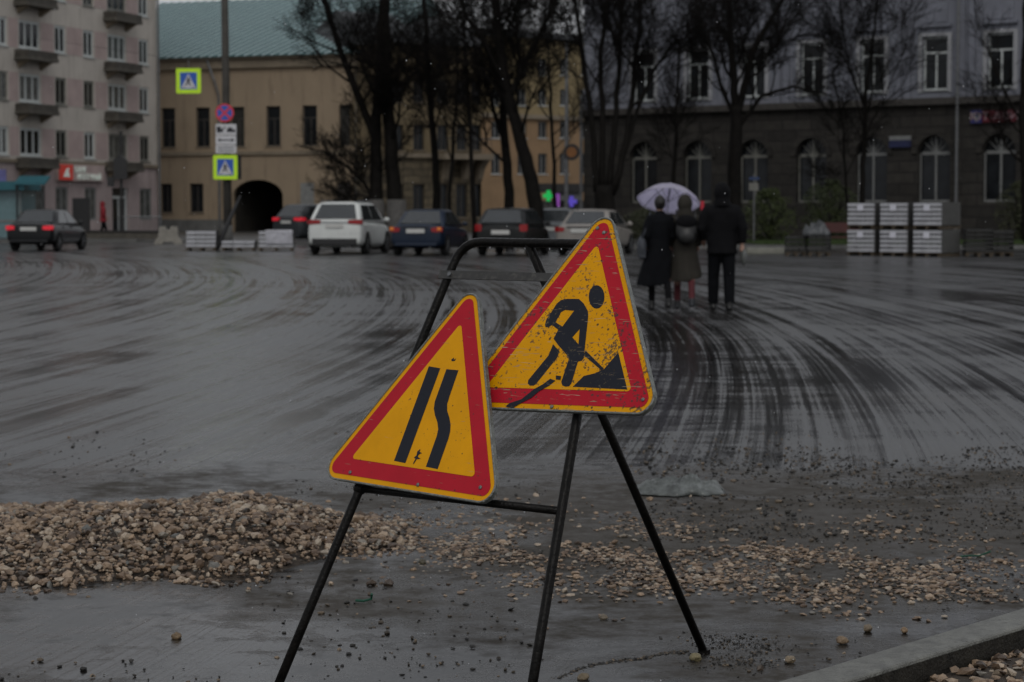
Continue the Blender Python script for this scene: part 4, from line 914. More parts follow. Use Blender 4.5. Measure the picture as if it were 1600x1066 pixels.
    for i, (sx, gy) in enumerate(((-1, gait[0]), (1, gait[1]))):
        an, lift = feet[i]; kn = P(sx * hw, gy * .45 + .04, .49); hp = P(sx * .09, 0, .92)
        t.tube([hp, kn, an + P(0, 0, .02)], [.105 * s, trouser_w * s * .95, trouser_w * s * .82], 14); t.ell(kn, (trouser_w * s * .95,) * 3, 10, 8)
        q = MB(); q.ell(an + P(0, .055, -.035), (.052 * s, .14 * s, .055 * s), 14, 10); q.tube([an + P(0, -.01, -.02), an + P(0, -.01, .07)], .055 * s, 12); sh = remesh(q.build('shoe', shoe, root, smooth=True), .012)
        q = MB(); q.loft([[an + P(.05 * math.cos(a), .055 + .138 * math.sin(a), z) for a in np.linspace(0, 2 * math.pi, 17)[:-1]] for z in (-.092, -.07)]); q.build('sole', 'sole' if shoe == 'shoe' else 'leather', sh)
    t.loft([[P(rx * math.cos(a), ry * math.sin(a), z) for a in np.linspace(0, 2 * math.pi, 15)[:-1]] for (z, rx, ry) in ((.84, .165, .12), (.95, .175, .13), (1.0, .16, .12))])
    remesh(t.build('trousers', legm, root, smooth=True), .014)
    # coat
    c = MB(); rings = []; r = random.Random(int(px)); ph = r.random() * 6
    zs = [coat_hem, coat_hem + .05, coat_hem + (1.0 - coat_hem) * .5, .98, 1.1, 1.25, 1.38, 1.455, 1.5, 1.54]
    rx_ = [.215 + flare, .21 + flare, .2 + flare * .5, .195, .185, .205, .23, .19, .09, .075]; ry_ = [.17 + flare * .6, .165 + flare * .6, .155 + flare * .3, .145, .14, .15, .145, .11, .08, .07]
    for z, a_, b_ in zip(zs, rx_, ry_):
        fold = .05 * max(0, min(1, (1.1 - z) / .5)); ring = []
        for i in range(40):
            a = 2 * math.pi * i / 40; k = 1 + fold * math.sin(5 * a + ph + z * 2) + fold * .6 * math.sin(9 * a + z * 3)
            ring.append(P(a_ * k * math.cos(a) + skew * max(0, 1.05 - z) / .5, b_ * k * math.sin(a), z - (.05 * math.cos(a + 2.2) if skew and z < .6 else 0)))
        rings.append(ring)
    c.loft(rings)
    for (sh_, el, wr, sx) in arms:
        w2 = wr.lerp(el, .12); c.tube([sh_ + P(-sx * .03, 0, .0), sh_.lerp(el, .5), el, w2], [.085 * s, .078 * s, .068 * s, .058 * s], 14); c.ell(sh_ + P(-sx * .02, 0, -.01), (.085 * s, .08 * s, .075 * s), 12, 8); c.ell(el, (.068 * s,) * 3, 10, 8)
    if hair == 'hood': c.ell(P(0, -.02, 1.645), (.118 * s, .13 * s, .15 * s), 18, 12); c.tube([P(0, -.03, 1.46), P(0, -.03, 1.58)], [.13 * s, .1 * s], 14)
    o = remesh(c.build('coat', coat, root, smooth=True), .014)
    if hair == 'hair': q = MB(); q.ell(P(0, -.012, 1.66), (.088 * s, .105 * s, .118 * s), 16, 12); q.ell(P(0, -.09, 1.66), (.05 * s, .045 * s, .05 * s), 12, 8); remesh(q.build('hair', 'hair', root, smooth=True), .012)
    return root, s
grp = 'three people walking away'
YP = 29.7
p1, s1 = person('person in a long black coat with dark pinned-up hair, left of the three walking away', 1031, YP + .1, 1.60, 'cloth_navy', .43, 'cloth_black', R(4), (.12, -.24), 'front', 'bent', 'hair', 'leather', .84, .05, .06, grp, skew=-.07)
p2, s2 = person('person in a wet khaki-grey hooded coat and maroon trousers, middle of the three', 1070, YP + .2, 1.60, 'cloth_khaki', .50, 'cloth_maroon', R(-3), (.16, -.3), 'bent', 'bent', 'hood', 'shoe', .9, .03, .06, grp, skew=.02)
p3, s3 = person('tall person in a black hooded jacket and black trousers, right of the three', 1128, YP, 1.76, 'cloth_black', .80, 'cloth_navy', R(-2), (.14, -.1), 'swing', 'bent', 'hood', 'leather', 1.1, 0.0, .088, grp)
# umbrella
hub = at(1047, 290, YP + .75)
um = thing('umbrella', 'lavender umbrella tilted forward over the two people on the left', 'umbrella', hub)
rot = Matrix.Rotation(R(7), 3, 'Y') @ Matrix.Rotation(R(-23), 3, 'X')
m_, t_, p_ = nodes('wet_lavender_fabric'); p_.inputs['Base Color'].default_value = (.42, .37, .58, 1); p_.inputs['Roughness'].default_value = .6
n_ = N(t_, 'ShaderNodeTexNoise', Scale=9.0, Detail=5.0); tc_ = N(t_, 'ShaderNodeTexCoord'); t_.links.new(tc_.outputs['Object'], n_.inputs[0])
cc = ramp(t_, n_.outputs[0], [(.3, (.74, .71, .84)), (.7, (.88, .86, .95))]); t_.links.new(cc, p_.inputs['Base Color'])
tl = N(t_, 'ShaderNodeBsdfTranslucent'); t_.links.new(cc, tl.inputs[0]); mx = N(t_, 'ShaderNodeMixShader'); mx.inputs[0].default_value = .72
t_.links.new(p_.outputs[0], mx.inputs[1]); t_.links.new(tl.outputs[0], mx.inputs[2]); t_.links.new(mx.outputs[0], t_.nodes['Material Output'].inputs[0])
mb = MB(); NR = 8; nu, nr = 64, 12; vs = []
def cap(a, t):
    sc_ = 1 - .035 * (1 - abs(math.cos(a * NR / 2))) * t ** 2 * 1.6; rr = .455 * t * sc_; z = -.24 * t ** 1.9 + .012 * (1 - abs(math.cos(a * NR / 2))) * -t
    return rot @ Vector((rr * math.cos(a), rr * math.sin(a), z))
for j in range(nr + 1):
    for i in range(nu): vs.append(cap(2 * math.pi * i / nu, max(.02, j / nr)))
mb.add(vs, [(j * nu + i, j * nu + (i + 1) % nu, (j + 1) * nu + (i + 1) % nu, (j + 1) * nu + i) for j in range(nr) for i in range(nu)])
o = mb.build('canopy', m_, um, smooth=True); q = o.modifiers.new('t', 'SOLIDIFY'); q.thickness = .002
ax = rot @ Vector((0, 0, 1)); mb = MB(); mb.bar(ax * .04, -ax * .62, .007); mb.build('shaft', 'galv', um)
mb = MB(); mb.tube([-ax * .6, -ax * .72], .016, 8); mb.build('handle', 'trimblack', um)
for i in range(NR):
    a = 2 * math.pi * i / NR; mb = MB(); mb.tube([cap(a, t) - ax * .006 for t in (.04, .3, .6, .85, 1.)], .004, 5); rb = mb.build('rib', 'iron', um)
    mb = MB(); mb.bar(-ax * .26, cap(a, .5) - ax * .008, .003, 5); mb.build('strut', 'iron', rb)
# bags
def bag(name, label, cat, c, parts):
    k = thing(name, label, cat, c)
    for nm, f, mt in parts: mb = MB(); f(mb); o = mb.build(nm, mt, k, smooth=True); (remesh(o, .014) if nm == 'body' else 0)
b0 = p2.location
bag('backpack', 'small black backpack on the back of the person in khaki', 'backpack', (b0.x + .01, b0.y - .17, .93), [
    ('body', lambda m: (m.ell((0, -.04, .2), (.165, .09, .21), 16, 10), m.ell((0, -.1, .12), (.12, .06, .11), 14, 8)), 'leather'),
    ('flap', lambda m: m.ell((0, -.05, .31), (.15, .1, .11), 14, 8), 'cloth_black'),
    ('strap', lambda m: m.tube([(-.1, .0, .05), (-.13, .04, .3), (-.12, .17, .47), (-.1, .28, .3)], .02, 6), 'leather'), ('strap', lambda m: m.tube([(.1, .0, .05), (.13, .04, .3), (.12, .17, .47), (.1, .28, .3)], .02, 6), 'leather')])
b0 = p1.location
bag('shoulder_bag', 'grey-blue shoulder bag at the left hip of the person in the long black coat', 'bag', (b0.x - .25, b0.y - .02, .72), [
    ('body', lambda m: (m.ell((0, 0, .17), (.07, .15, .17), 14, 10), m.box((-.05, -.12, .02), (.05, .12, .2))), 'bluebag'),
    ('strap', lambda m: m.tube([(-.02, .08, .28), (.06, .04, .5), (.12, .0, .66), (.08, -.06, .5), (-.01, -.08, .28)], .014, 6), 'bluebag')])
b0 = p3.location
bag('paper_roll', 'small pale bag in the right hand of the person in the black jacket', 'bag', (b0.x + .3, b0.y - .03, .66), [
    ('body', lambda m: m.ell((0, 0, .1), (.05, .08, .12), 12, 8), 'curtain_glass'), ('handle', lambda m: m.tube([(0, -.03, .19), (0, 0, .27), (0, .03, .19)], .006, 5), 'curtain_glass')])
person('person in a red jacket and dark trousers walking past the beige block', 161, 104, 1.72, 'cloth_red', .78, 'cloth_black', R(-70), (.2, -.2), 'bent', 'bent', 'hood', 'leather', 1., 0, .08, zb=.12)

# ================================================================== SLAB STACKS, BARRIER AND OTHER STREET THINGS
def slab_stack(label, loc, rz, W, D, layers, th, mat='slab', pallet=True, tagp=True, wrap=False, side='shroud', group='pallets of grey concrete slabs'):
    k = thing('slab_pallet', label, 'pallet stack', loc, rz, group); z = 0
    if pallet:
        mb = MB()
        for x in (.0, W / 2 - .05, W - .1): mb.box((x, 0, 0), (x + .1, D, .09))
        for y in (0, D / 2 - .05, D - .1): mb.box((0, y, .0905), (W, y + .1, .115))
        mb.build('pallet', 'pallet', k); z = .12
    r = random.Random(int(loc[0] * 100)); zt = z + layers * th
    mb = MB()
    for i in range(layers):
        j = r.uniform(-.008, .008)
        for n_ in range(3): mb.box((W * n_ / 3 + .004 + j, .0, z + i * th + .003), (W * (n_ + 1) / 3 - .004 + j, D - .03, z + (i + 1) * th - .036)) 
    o = bevel(mb.build('slabs', mat, k), .014, 2)
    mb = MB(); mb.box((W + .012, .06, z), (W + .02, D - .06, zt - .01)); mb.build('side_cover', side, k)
    if tagp: mb = MB(); mb.box((W * .38, -.012, zt - .27), (W * .6, -.004, zt - .08)); mb.build('paper_tag', 'paper', k)
    if wrap:
        mb = MB(); n_ = 24; vs = [(W * (.2 + .78 * i / n_), -.03 - .03 * noise.noise(Vector((i * .9, j * .9, loc[0]))), z + .12 + (zt - z - .1) * j / 12) for j in range(13) for i in range(n_ + 1)]
        mb.add(vs, [(j * (n_ + 1) + i, j * (n_ + 1) + i + 1, (j + 1) * (n_ + 1) + i + 1, (j + 1) * (n_ + 1) + i) for j in range(12) for i in range(n_)])
        o = mb.build('plastic_wrap', 'wrap', k, smooth=True); q = o.modifiers.new('t', 'SOLIDIFY'); q.thickness = .004
    return k
th_ = R(-42); near = G(1470, 401.5); Ust = Vector((math.cos(th_), math.sin(th_), 0)); nm = ['rightmost', 'middle', 'leftmost']
for i in range(3):
    o_ = near - Ust * (.99 + 1.2 * i)
    for lv in (0, 1):
        slab_stack('%s pallet of grey slabs in the %s of three double stacks' % (('lower', 'upper')[lv], nm[i]), (o_.x, o_.y, .0 + lv * .845), th_, .97, 1.2, 5, .143, side='shroud' if i == 0 else 'darkslab')  # left and middle stacks: shade of the gaps put into the side colour
for i, (px, Y, W, ly, th, wr, lab) in enumerate(((290, 75.5, 1.05, 4, .15, False, 'small pallet of grey slabs left of the lamp post foot'), (346, 75, 1.15, 2, .13, False, 'low pallet with two layers of grey slabs in front of the archway'), (404, 75, 1.2, 4, .15, True, 'pallet of grey slabs in milky plastic left of the white crossover'))):
    p = at(px, 330, Y); slab_stack(lab, (p.x, Y, 0), R(2 + i), W, 1., ly, th, wrap=wr, tagp=False)
p = at(1510, 330, 66); slab_stack('dark pallet of slabs right of the three double stacks', (p.x, 66, 0), R(-4), .82, .9, 6, .125, 'darkslab', tagp=False, side='darkslab', group='dark slab pallets')
p = at(1548, 330, 66.4); slab_stack('second dark pallet of slabs, the farthest right', (p.x, 66.4, 0), R(-2), .72, .9, 5, .14, 'darkslab', tagp=False, side='darkslab', group='dark slab pallets')
p = at(1229, 330, 67); slab_stack('low dark stack of slabs left of the double pallets', (p.x, 67, 0), R(-3), .62, .8, 4, .13, 'darkslab', tagp=False, side='darkslab', group='dark slab pallets')
p = at(1264, 330, 66.6); slab_stack('low dark stack of slabs under a crumpled grey sheet', (p.x, 66.6, 0), R(-3), .68, .8, 4, .13, 'darkslab', tagp=False, side='darkslab', group='dark slab pallets')
def crumple(name, label, cat, loc, sx, sy, hz, mat, seed, base=.0, shape=None):
    n_, m_ = 56, 26; vs = []
    for j in range(m_ + 1):
        for i in range(n_ + 1):
            u, v = i / n_ * 2 - 1, j / m_ * 2 - 1; ed = 1 - (abs(u) ** 4) ; w2 = math.sqrt(max(0, 1 - u * u)) ** .6
            x = u * sx * (1 + .12 * noise.noise(Vector((v * 2, seed, 0)))); y = v * sy * w2 * (1 + .45 * noise.noise(Vector((u * 2.5, seed, 3))))
            hgt = hz * ((1 - u * u) * (1 - v * v)) ** .5; hgt *= .45 + .7 * abs(noise.noise(Vector((u * 1.8, v * 1.2, seed)))) + .75 * abs(noise.noise(Vector((u * 5 + v * 4, v * 2.5, seed + 4)))) + .3 * abs(noise.noise(Vector((u * 14 - v * 6, v * 6, seed + 4))))
            vs.append((x, y, base + max(.004, hgt)))
    mb = MB(); mb.add(vs, [(j * (n_ + 1) + i, j * (n_ + 1) + i + 1, (j + 1) * (n_ + 1) + i + 1, (j + 1) * (n_ + 1) + i) for j in range(m_) for i in range(n_)])
    o = mb.build(name, mat, smooth=True, fix=False); o.location = loc; q = o.modifiers.new('t', 'SOLIDIFY'); q.thickness = .003; tag(o, label, cat); return o
M['tarp'] = simple('grey_tarp', (.075, .08, .085), .45, .3, 4, bump=.6)
crumple('plastic_sheet', 'crumpled grey sheet lying on the low dark slab stack', 'sheet', (p.x + .3, 67, .63), .42, .35, .42, 'tarp', 5)
M['bagpl'] = simple('dirty_pale_plastic', (.1, .11, .105), .35, .6, 12, bump=.8, bscale=22, dirt=(.04, .04, .035))
g = G(1064, 773); crumple('plastic_bag', 'crumpled pale wet plastic bag on the road behind the right leg of the stand', 'plastic bag', (g.x, g.y + .12, .0), .225, .2, .07, 'bagpl', 9)
p = at(1196, 330, 69.5); k = thing('kerbstone', 'pale loose kerbstone lying at the edge of the grass', 'kerbstone', (p.x - .6, 69.5, 0), R(4)); mb = MB(); mb.box((0, 0, 0), (1.25, .3, .2)); bevel(mb.build('block', simple('pale_kerbstone', (.2, .2, .17), .8, .2, 4, bump=.4), k), .03)
# concrete barrier
p = at(240, 330, 90); k = thing('concrete_barrier', 'pale concrete road barrier with flared feet and a notch on top, below the beige block', 'barrier', (p.x, 90, 0), R(6))
mb = MB(); mb.prism([(0, 0), (.35, 0), (.42, .1), (.78, .1), (.85, 0), (1.2, 0), (1.17, .14), (1.02, .3), (.98, .74), (.7, .76), (.66, .62), (.52, .62), (.48, .76), (.22, .74), (.18, .3), (.03, .14)], 1, 0, .5)
bevel(mb.build('block', simple('pale_concrete', (.26, .245, .215), .85, .2, 3, bump=.5, dirt=(.15, .14, .12)), k), .02)
# bench
p = at(1289, 330, 78); k = thing('bench', 'dark red bench behind the low dark slab stack', 'bench', (p.x, 78, 0.0)); M['benchred'] = simple('dark_red_wood', (.06, .014, .012), .6, .2)
mb = MB(); mb.box((0, 0, .42), (1.3, .42, .47)); mb.build('seat', 'benchred', k); mb = MB(); mb.box((0, .44, .62), (1.3, .48, .98)); mb.build('backrest', 'benchred', k)
for x in (.1, 1.12): mb = MB(); mb.box((x, .02, 0), (x + .08, .47, .415)); mb.box((x, .481, .42), (x + .08, .52, .95)); mb.build('leg', 'iron', k)

# lamp post with signs
YL = 77.; pb = at(356, 330, YL); pt = at(350, -60, YL)
k = thing('utility_pole', 'tall brown-grey utility pole carrying the road signs', 'pole', (pb.x, YL, 0))
mb = MB(); mb.tube([(0, 0, 0), (pt.x - pb.x, 0, 11)], [.16, .12], 12); mb.build('pole', 'pole', k, smooth=True)
mb = MB(); mb.tube([(-.02, 0, 0), (-.02, 0, .9)], [.2, .18], 12); mb.build('base_sleeve', 'plinth', k, smooth=True)
mb = MB(); mb.tube([(pt.x - pb.x, 0, 10.8), (pt.x - pb.x - .5, -1.2, 11.3)], .04, 6); mb.build('arm', 'galv', k)
a, b = at(337, 384, 76.), at(376, 306, 76.4); k = thing('leaning_bar', 'black bar leaning across the foot of the utility pole', 'bar', (a.x, a.y, 0))
mb = MB(); mb.tube([(0, 0, .04), Vector((b.x - a.x, b.y - a.y, b.z))], [.12, .05], 8); mb.build('bar', 'trimblack', k)
def cross_sign(label, px, py, size):
    c = at(px, py, YL - .35); k = thing('pedestrian_crossing_sign', label, 'road sign', (c.x, YL - .35, c.z), R(-3)); h_ = size / 2
    rr = lambda a, r_, n_=6: [(sx * (a - r_) + r_ * math.cos(t), sy * (a - r_) + r_ * math.sin(t)) for sx, sy, t0 in ((1, 1, 0), (-1, 1, math.pi / 2), (-1, -1, math.pi), (1, -1, 1.5 * math.pi)) for t in np.linspace(t0, t0 + math.pi / 2, n_)]
    mb = MB(); mb.prism(rr(h_, .05), 1, 0, .02); o = mb.build('board', 'fluo', k)
    mb = MB(); mb.prism(rr(h_ * .68, .03), 1, -.006, -.003); mb.build('blue_field', 'signblue', o)
    t = h_ * .6; mb = MB(); mb.prism([(-t, -t), (t, -t), (0, t * .95)], 1, -.012, -.009); mb.build('white_triangle', 'signwhite', o)
    q = h_ * .1; mb = MB(); y0, y1 = -.018, -.015
    mb.prism([(.1 * q + q * .7 * math.cos(a), q * 2.6 + q * .7 * math.sin(a)) for a in np.linspace(0, 6.28, 10)[:-1]], 1, y0, y1)
    mb.prism([(-.6 * q, 1.9 * q), (.8 * q, 1.9 * q), (.7 * q, -.6 * q), (2.2 * q, -3.6 * q), (1.2 * q, -3.9 * q), (0, -1.4 * q), (-1.6 * q, -4. * q), (-2.6 * q, -3.6 * q), (-.8 * q, -.4 * q)], 1, y0 - .0005, y1 - .0005)
    mb.prism([(-.7 * q, 1.6 * q), (-2. * q, .1 * q), (-1.6 * q, -.3 * q), (-.3 * q, 1. * q)], 1, y0 - .001, y1 - .001); mb.prism([(.8 * q, 1.5 * q), (2.2 * q, .2 * q), (1.8 * q, -.3 * q), (.5 * q, .9 * q)], 1, y0 - .001, y1 - .001)
    mb.prism([(-t * .75, -t * .93), (-t * .55, -t * .93), (-t * .5, -t * .78), (-t * .66, -t * .78)], 1, y0, y1); mb.prism([(t * .75, -t * .93), (t * .55, -t * .93), (t * .5, -t * .78), (t * .66, -t * .78)], 1, y0, y1)
    mb.build('pictogram', 'signblack', o); mb = MB(); mb.box((-.05, .021, -h_ * .8), (.05, .05, h_ * .8)); mb.build('bracket', 'galv', k)
    return k
k = cross_sign('pedestrian crossing sign hanging left of the utility pole, high up', 294.5, 126.5, .89)
mb = MB(); mb.tube([(0, .03, .4), (0, .03, .75)], .012, 5); mb.build('hanger', 'galv', k)
c = at(294.5, 126.5, YL - .3); wend = at(60, 60, 110); k = thing('span_wire', 'thin wire from the utility pole to the beige block, holding the hanging sign', 'wire', (pb.x, YL, 6.5))
mb = MB(); mb.tube([(0, 0, .35), (c.x - pb.x, -.3, c.z + .72 - 6.5), (wend.x - pb.x, 110 - YL, wend.z - 6.5)], .008, 5); mb.build('wire', 'iron', k)
cross_sign('pedestrian crossing sign on the utility pole, below the white plates', 352, 261.5, .87)
c = at(351, 176.5, YL - .3); k = thing('no_stopping_sign', 'round blue no stopping sign with red rim and cross on the utility pole', 'road sign', (c.x, YL - .3, c.z))
disc = lambda r_: [(r_ * math.cos(a), r_ * math.sin(a)) for a in np.linspace(0, 2 * math.pi, 33)[:-1]]
mb = MB(); mb.prism(disc(.33), 1, 0, .02); o = mb.build('rim', 'signred', k); mb = MB(); mb.prism(disc(.265), 1, -.006, -.003); mb.build('blue_field', 'signblue', o)
mb = MB()
for a in (math.pi / 4, -math.pi / 4): u, v = Vector((math.cos(a), math.sin(a))) * .275, Vector((-math.sin(a), math.cos(a))) * .036; d_ = -.001 if a > 0 else 0; mb.prism([u - v, u + v, -u + v, -u - v], 1, -.012 + d_, -.009 + d_)
mb.build('cross', 'signred', o)
def plate(label, y0p, y1p, draw, w_=.74):
    a, b = at(353, y0p, YL - .3), at(353, y1p, YL - .3); hh = a.z - b.z; k = thing('sign_plate', label, 'road sign', (a.x, YL - .3, b.z)); mb = MB(); mb.box((-w_ / 2, 0, 0), (w_ / 2, .02, hh)); o = mb.build('board', 'signwhite', k)
    mb = MB(); draw(mb, w_, hh); mb.build('marks', 'signblack', o)
def tow(m, a, b):
    y0, y1 = -.006, -.002; m.prism([(-.33, .1), (-.1, .1), (-.1, .2), (.0, .26), (-.04, .3), (-.15, .2), (-.2, .3), (-.33, .3)], 1, y0, y1); m.prism(disc_at(-.26, .1, .04), 1, y0 - .001, y1 - .001); m.prism([(.02, .1), (.34, .1), (.33, .19), (.25, .2), (.2, .27), (.1, .27), (.04, .2)], 1, y0, y1)
disc_at = lambda cx, cz, r_: [(cx + r_ * math.cos(a), cz + r_ * math.sin(a)) for a in np.linspace(0, 2 * math.pi, 13)[:-1]]
def arr(m, a, b):
    y0, y1 = -.006, -.002; m.prism([(-.3, b / 2), (-.2, b / 2 + .07), (-.2, b / 2 + .02), (.2, b / 2 + .02), (.2, b / 2 + .07), (.3, b / 2), (.2, b / 2 - .07), (.2, b / 2 - .02), (-.2, b / 2 - .02), (-.2, b / 2 - .07)], 1, y0, y1)
def lines(m, a, b):
    for i in range(2): m.box((-.28, -.006, b * (.25 + .38 * i)), (.28, -.002, b * (.36 + .38 * i)))
plate('white plate with a tow truck picture under the round sign', 194, 211, tow); plate('white plate with a double arrow, second under the round sign', 212, 226, arr); plate('white plate with two dark lines, just above the lower crossing sign', 227, 239.5, lines)
c = at(371, 261, YL + .1); k = thing('turned_sign', 'dark back of a sign seen at the right of the utility pole', 'road sign', (c.x, YL + .1, c.z), R(78)); mb = MB(); mb.box((-.42, 0, -.44), (.42, .03, .44)); mb.build('board', 'trimblack', k); mb = MB(); mb.box((-.03, -.05, -.3), (.03, -.001, .3)); mb.build('bracket', 'galv', k)
# traffic light and further poles
p = at(190, 330, 101); k = thing('traffic_light', 'dark traffic light pole in front of the beige block', 'traffic light', (p.x, 101, .0)); zt = at(190, 205, 101).z
mb = MB(); mb.tube([(0, 0, 0), (0, 0, zt)], .07, 8); mb.build('pole', 'iron', k)
a, b = at(190, 250, 101).z, at(190, 280, 101).z; mb = MB(); mb.box((-.3, -.3, b), (.3, -.02, a)); mb.prism([(-.3, a), (0, a + .25), (.3, a)], 1, -.28, -.04); mb.build('signal_head', 'trimblack', k)
mb = MB(); mb.box((-.62, -.25, b - .35), (-.32, 0, b + .1)); mb.bar((-.35, -.1, b), (0, -.1, b + .02), .025, 5); mb.build('side_signal', 'trimblack', k)
p = at(885, 330, 96); k = thing('lamp_post', 'thin grey lamp post with a round orange sign near the distant flats', 'lamp post', (p.x, 96, 0)); zt = at(885, 40, 96).z
mb = MB(); mb.tube([(0, 0, 0), (0, 0, zt)], [.1, .06], 8); mb.build('pole', 'galv', k)
c = at(893, 238, 96); s_ = thing('round_sign', 'round orange sign with a dark rim on the thin grey lamp post', 'road sign', (c.x, 95.85, c.z)); mb = MB(); mb.prism(disc(.37), 1, 0, .03); o = mb.build('rim', 'trimblack', s_); mb = MB(); mb.prism(disc(.23), 1, -.02, -.003); mb.build('face', simple('dull_orange', (.2, .08, .02), .5), o)
p = at(1178, 330, 84); k = thing('direction_sign', 'small blue and white sign on a post right of the man in black', 'road sign', (p.x, 84, 0)); c = at(1178, 278, 84).z
mb = MB(); mb.tube([(0, 0, 0), (0, 0, c + .15)], .035, 6); mb.build('post', 'galv', k); mb = MB(); mb.box((-.2, -.06, c - .08), (.2, -.04, c + .03)); mb.build('board', 'dimblue', k); mb = MB(); mb.box((-.2, -.06, c - .5), (.16, -.04, c - .2)); mb.build('lower_board', 'old_frame', k)

# ================================================================== SIGN STAND AND THE TWO WARNING SIGNS
TL, TR, BL, BR = Vector((-.147, 6.355, 1.309)), Vector((.265, 6.021, 1.307)), Vector((-.688, 5.996, .0)), Vector((.022, 5.422, .0))
def bend(a, c, b, r, n_=7):
    u, v = (a - c).normalized(), (b - c).normalized(); p0, p1 = c + u * r, c + v * r
    return [p0.lerp(c, t).lerp(c.lerp(p1, t), t) for t in np.linspace(0, 1, n_)]
O0 = Vector((-.05, 6.1, 0)); st_ = thing('sign_stand', 'black tripod stand of steel tube carrying the two warning signs', 'sign stand', O0)
TM = (TL + TR) / 2; RF = Vector((.61, 6.70, .0)); loc = lambda v: Vector(v) - O0
mb = MB(); pts = [BL] + [BL.lerp(TL, t) for t in (.25, .5, .75)] + bend(BL, TL, TR, .075) + [TL.lerp(TR, .5)] + bend(TL, TR, BR, .075) + [BR.lerp(TR, t) for t in (.75, .5, .25)] + [BR]
mb.tube([loc(p) for p in pts], .0135, 14); mb.build('front_frame', 'frame_steel', st_, smooth=True)
mb = MB(); a, b = loc((-.442, 6.159, .596)), loc((.132, 5.695, .595)); mb.tube([a, b], .0115, 12); mb.build('lower_crossbar', 'frame_steel', st_, smooth=True)
mb = MB(); a, b = loc((-.190, 6.329, 1.205)), loc((.252, 5.979, 1.204)); d = (b - a).normalized(); n_ = Vector((-.568, -.703, .428)).normalized(); u = n_.cross(d).normalized()
q = a - d * .02; e = b + d * .02; mb.add([q + n_ * .015 - u * .013, q + n_ * .015 + u * .013, e + n_ * .015 + u * .013, e + n_ * .015 - u * .013, q + n_ * .019 - u * .013, q + n_ * .019 + u * .013, e + n_ * .019 + u * .013, e + n_ * .019 - u * .013], [(0, 1, 2, 3), (7, 6, 5, 4), (0, 4, 5, 1), (1, 5, 6, 2), (2, 6, 7, 3), (3, 7, 4, 0)])
mb.build('upper_flat_bar', 'flatbar', st_)
for t in (.04, .965): mb = MB(); c = a.lerp(b, t) + n_ * .019; mb.tube([c, c + n_ * .006], .007, 8); mb.build('bolt', 'galv', st_)
TMr = TL.lerp(TR, .47); mb = MB(); mb.tube([loc(TMr) - Vector((0, 0, .0)), loc(RF)], .0135, 12); mb.build('rear_leg', 'frame_steel', st_, smooth=True)
for q, w_ in ((BL.lerp(TL, .455), .03),): mb = MB(); mb.ell(loc(q), (.02, .02, .02), 10, 8); mb.build('weld', 'frame_steel', st_, smooth=True)
for q in (BL, BR, RF): mb = MB(); d = loc(q); mb.tube([d + Vector((0, 0, .0)), d + Vector((0, 0, .012))], .02, 10); mb.build('foot', 'frame_steel', st_)

def rtri(side, r, n_=7):
    """equilateral outline, side measured to the virtual corners, centred on its centroid"""
    Rr = side / math.sqrt(3); cs = [Vector((0, Rr)), Vector((-side / 2, -Rr / 2)), Vector((side / 2, -Rr / 2))]; out = []
    for i in range(3):
        c = cs[i]; d = -c.normalized(); cc = c + d * (r * 2); a0 = math.atan2(c.y, c.x) - math.pi / 3
        out += [(cc.x + r * math.cos(a0 + t), cc.y + r * math.sin(a0 + t)) for t in np.linspace(0, 2 * math.pi / 3, n_)]
    return out
def warn_sign(name, label, C, U, V, Nn, side, ymat, rmat, kmat, marks, dent):
    C, U, V, Nn = map(Vector, (C, U, V, Nn)); U.normalize(); V = (V - U * V.dot(U)).normalized(); Z = U.cross(V)
    s_ = thing(name, label, 'road sign', (0, 0, 0)); s_.matrix_world = Matrix.Translation(C) @ Matrix((U, V, Z)).transposed().to_4x4()
    outer = rtri(side, .045); t2 = rtri(side - .03, .04)
    mb = MB(); mb.prism(outer, 2, -.018, -.004)                                # folded zinc tray behind
    # rolled rim
    rim = [Vector((p[0], p[1], -.002)) for p in rtri(side - .001, .044, 9)]; mb.tube(rim + [rim[0], rim[1]], .0034, 8, cap=False); mb.build('metal_plate', 'edge', s_, smooth=False)
    def layer(nm, poly, z, mat, par=s_, holes=()): mb = MB(); mb.prism(poly, 2, z - .0006, z, holes); return mb.build(nm, mat, par)
    layer('yellow_edge', rtri(side - .010, .042), -.0025, ymat)
    red = layer('red_border', rtri(side - .062, .024, 9), -.0014, rmat)
    f_ = layer('yellow_field', rtri(side * .0 + .515 if side > .74 else .512, .009, 5), -.0004, ymat)
    for nm, poly, holes, z in marks: layer(nm, poly, z, kmat, f_, holes)
    # rivets
    for (x, y) in dent: mb = MB(); mb.ell((x, y, .0), (.006, .006, .003), 10, 6); mb.build('rivet', 'edge', s_, smooth=True)
    return s_
bar_ = [(-.0685, .156), (-.0197, .1536), (-.0282, -.1386), (-.0766, -.1368)]
crv = [(.0062, .1527), (.0049, .0769), (.0045, .0522), (.0102, .0317), (.0241, .012), (.0428, -.0071), (.0552, -.0268), (.0588, -.0471), (.0576, -.1403), (.1060, -.142), (.1075, -.0503), (.1049, -.0288), (.0972, -.0089), (.0832, .0105), (.0655, .0297), (.0565, .0497), (.0554, .0741), (.0553, .1529)]
sc1 = [(.004, -.1), (.012, -.092), (.013, -.1), (.024, -.103), (.014, -.108), (.012, -.115), (.027, -.12), (.012, -.122), (.006, -.138), (.003, -.136), (.007, -.122), (-.001, -.119), (.006, -.112)]
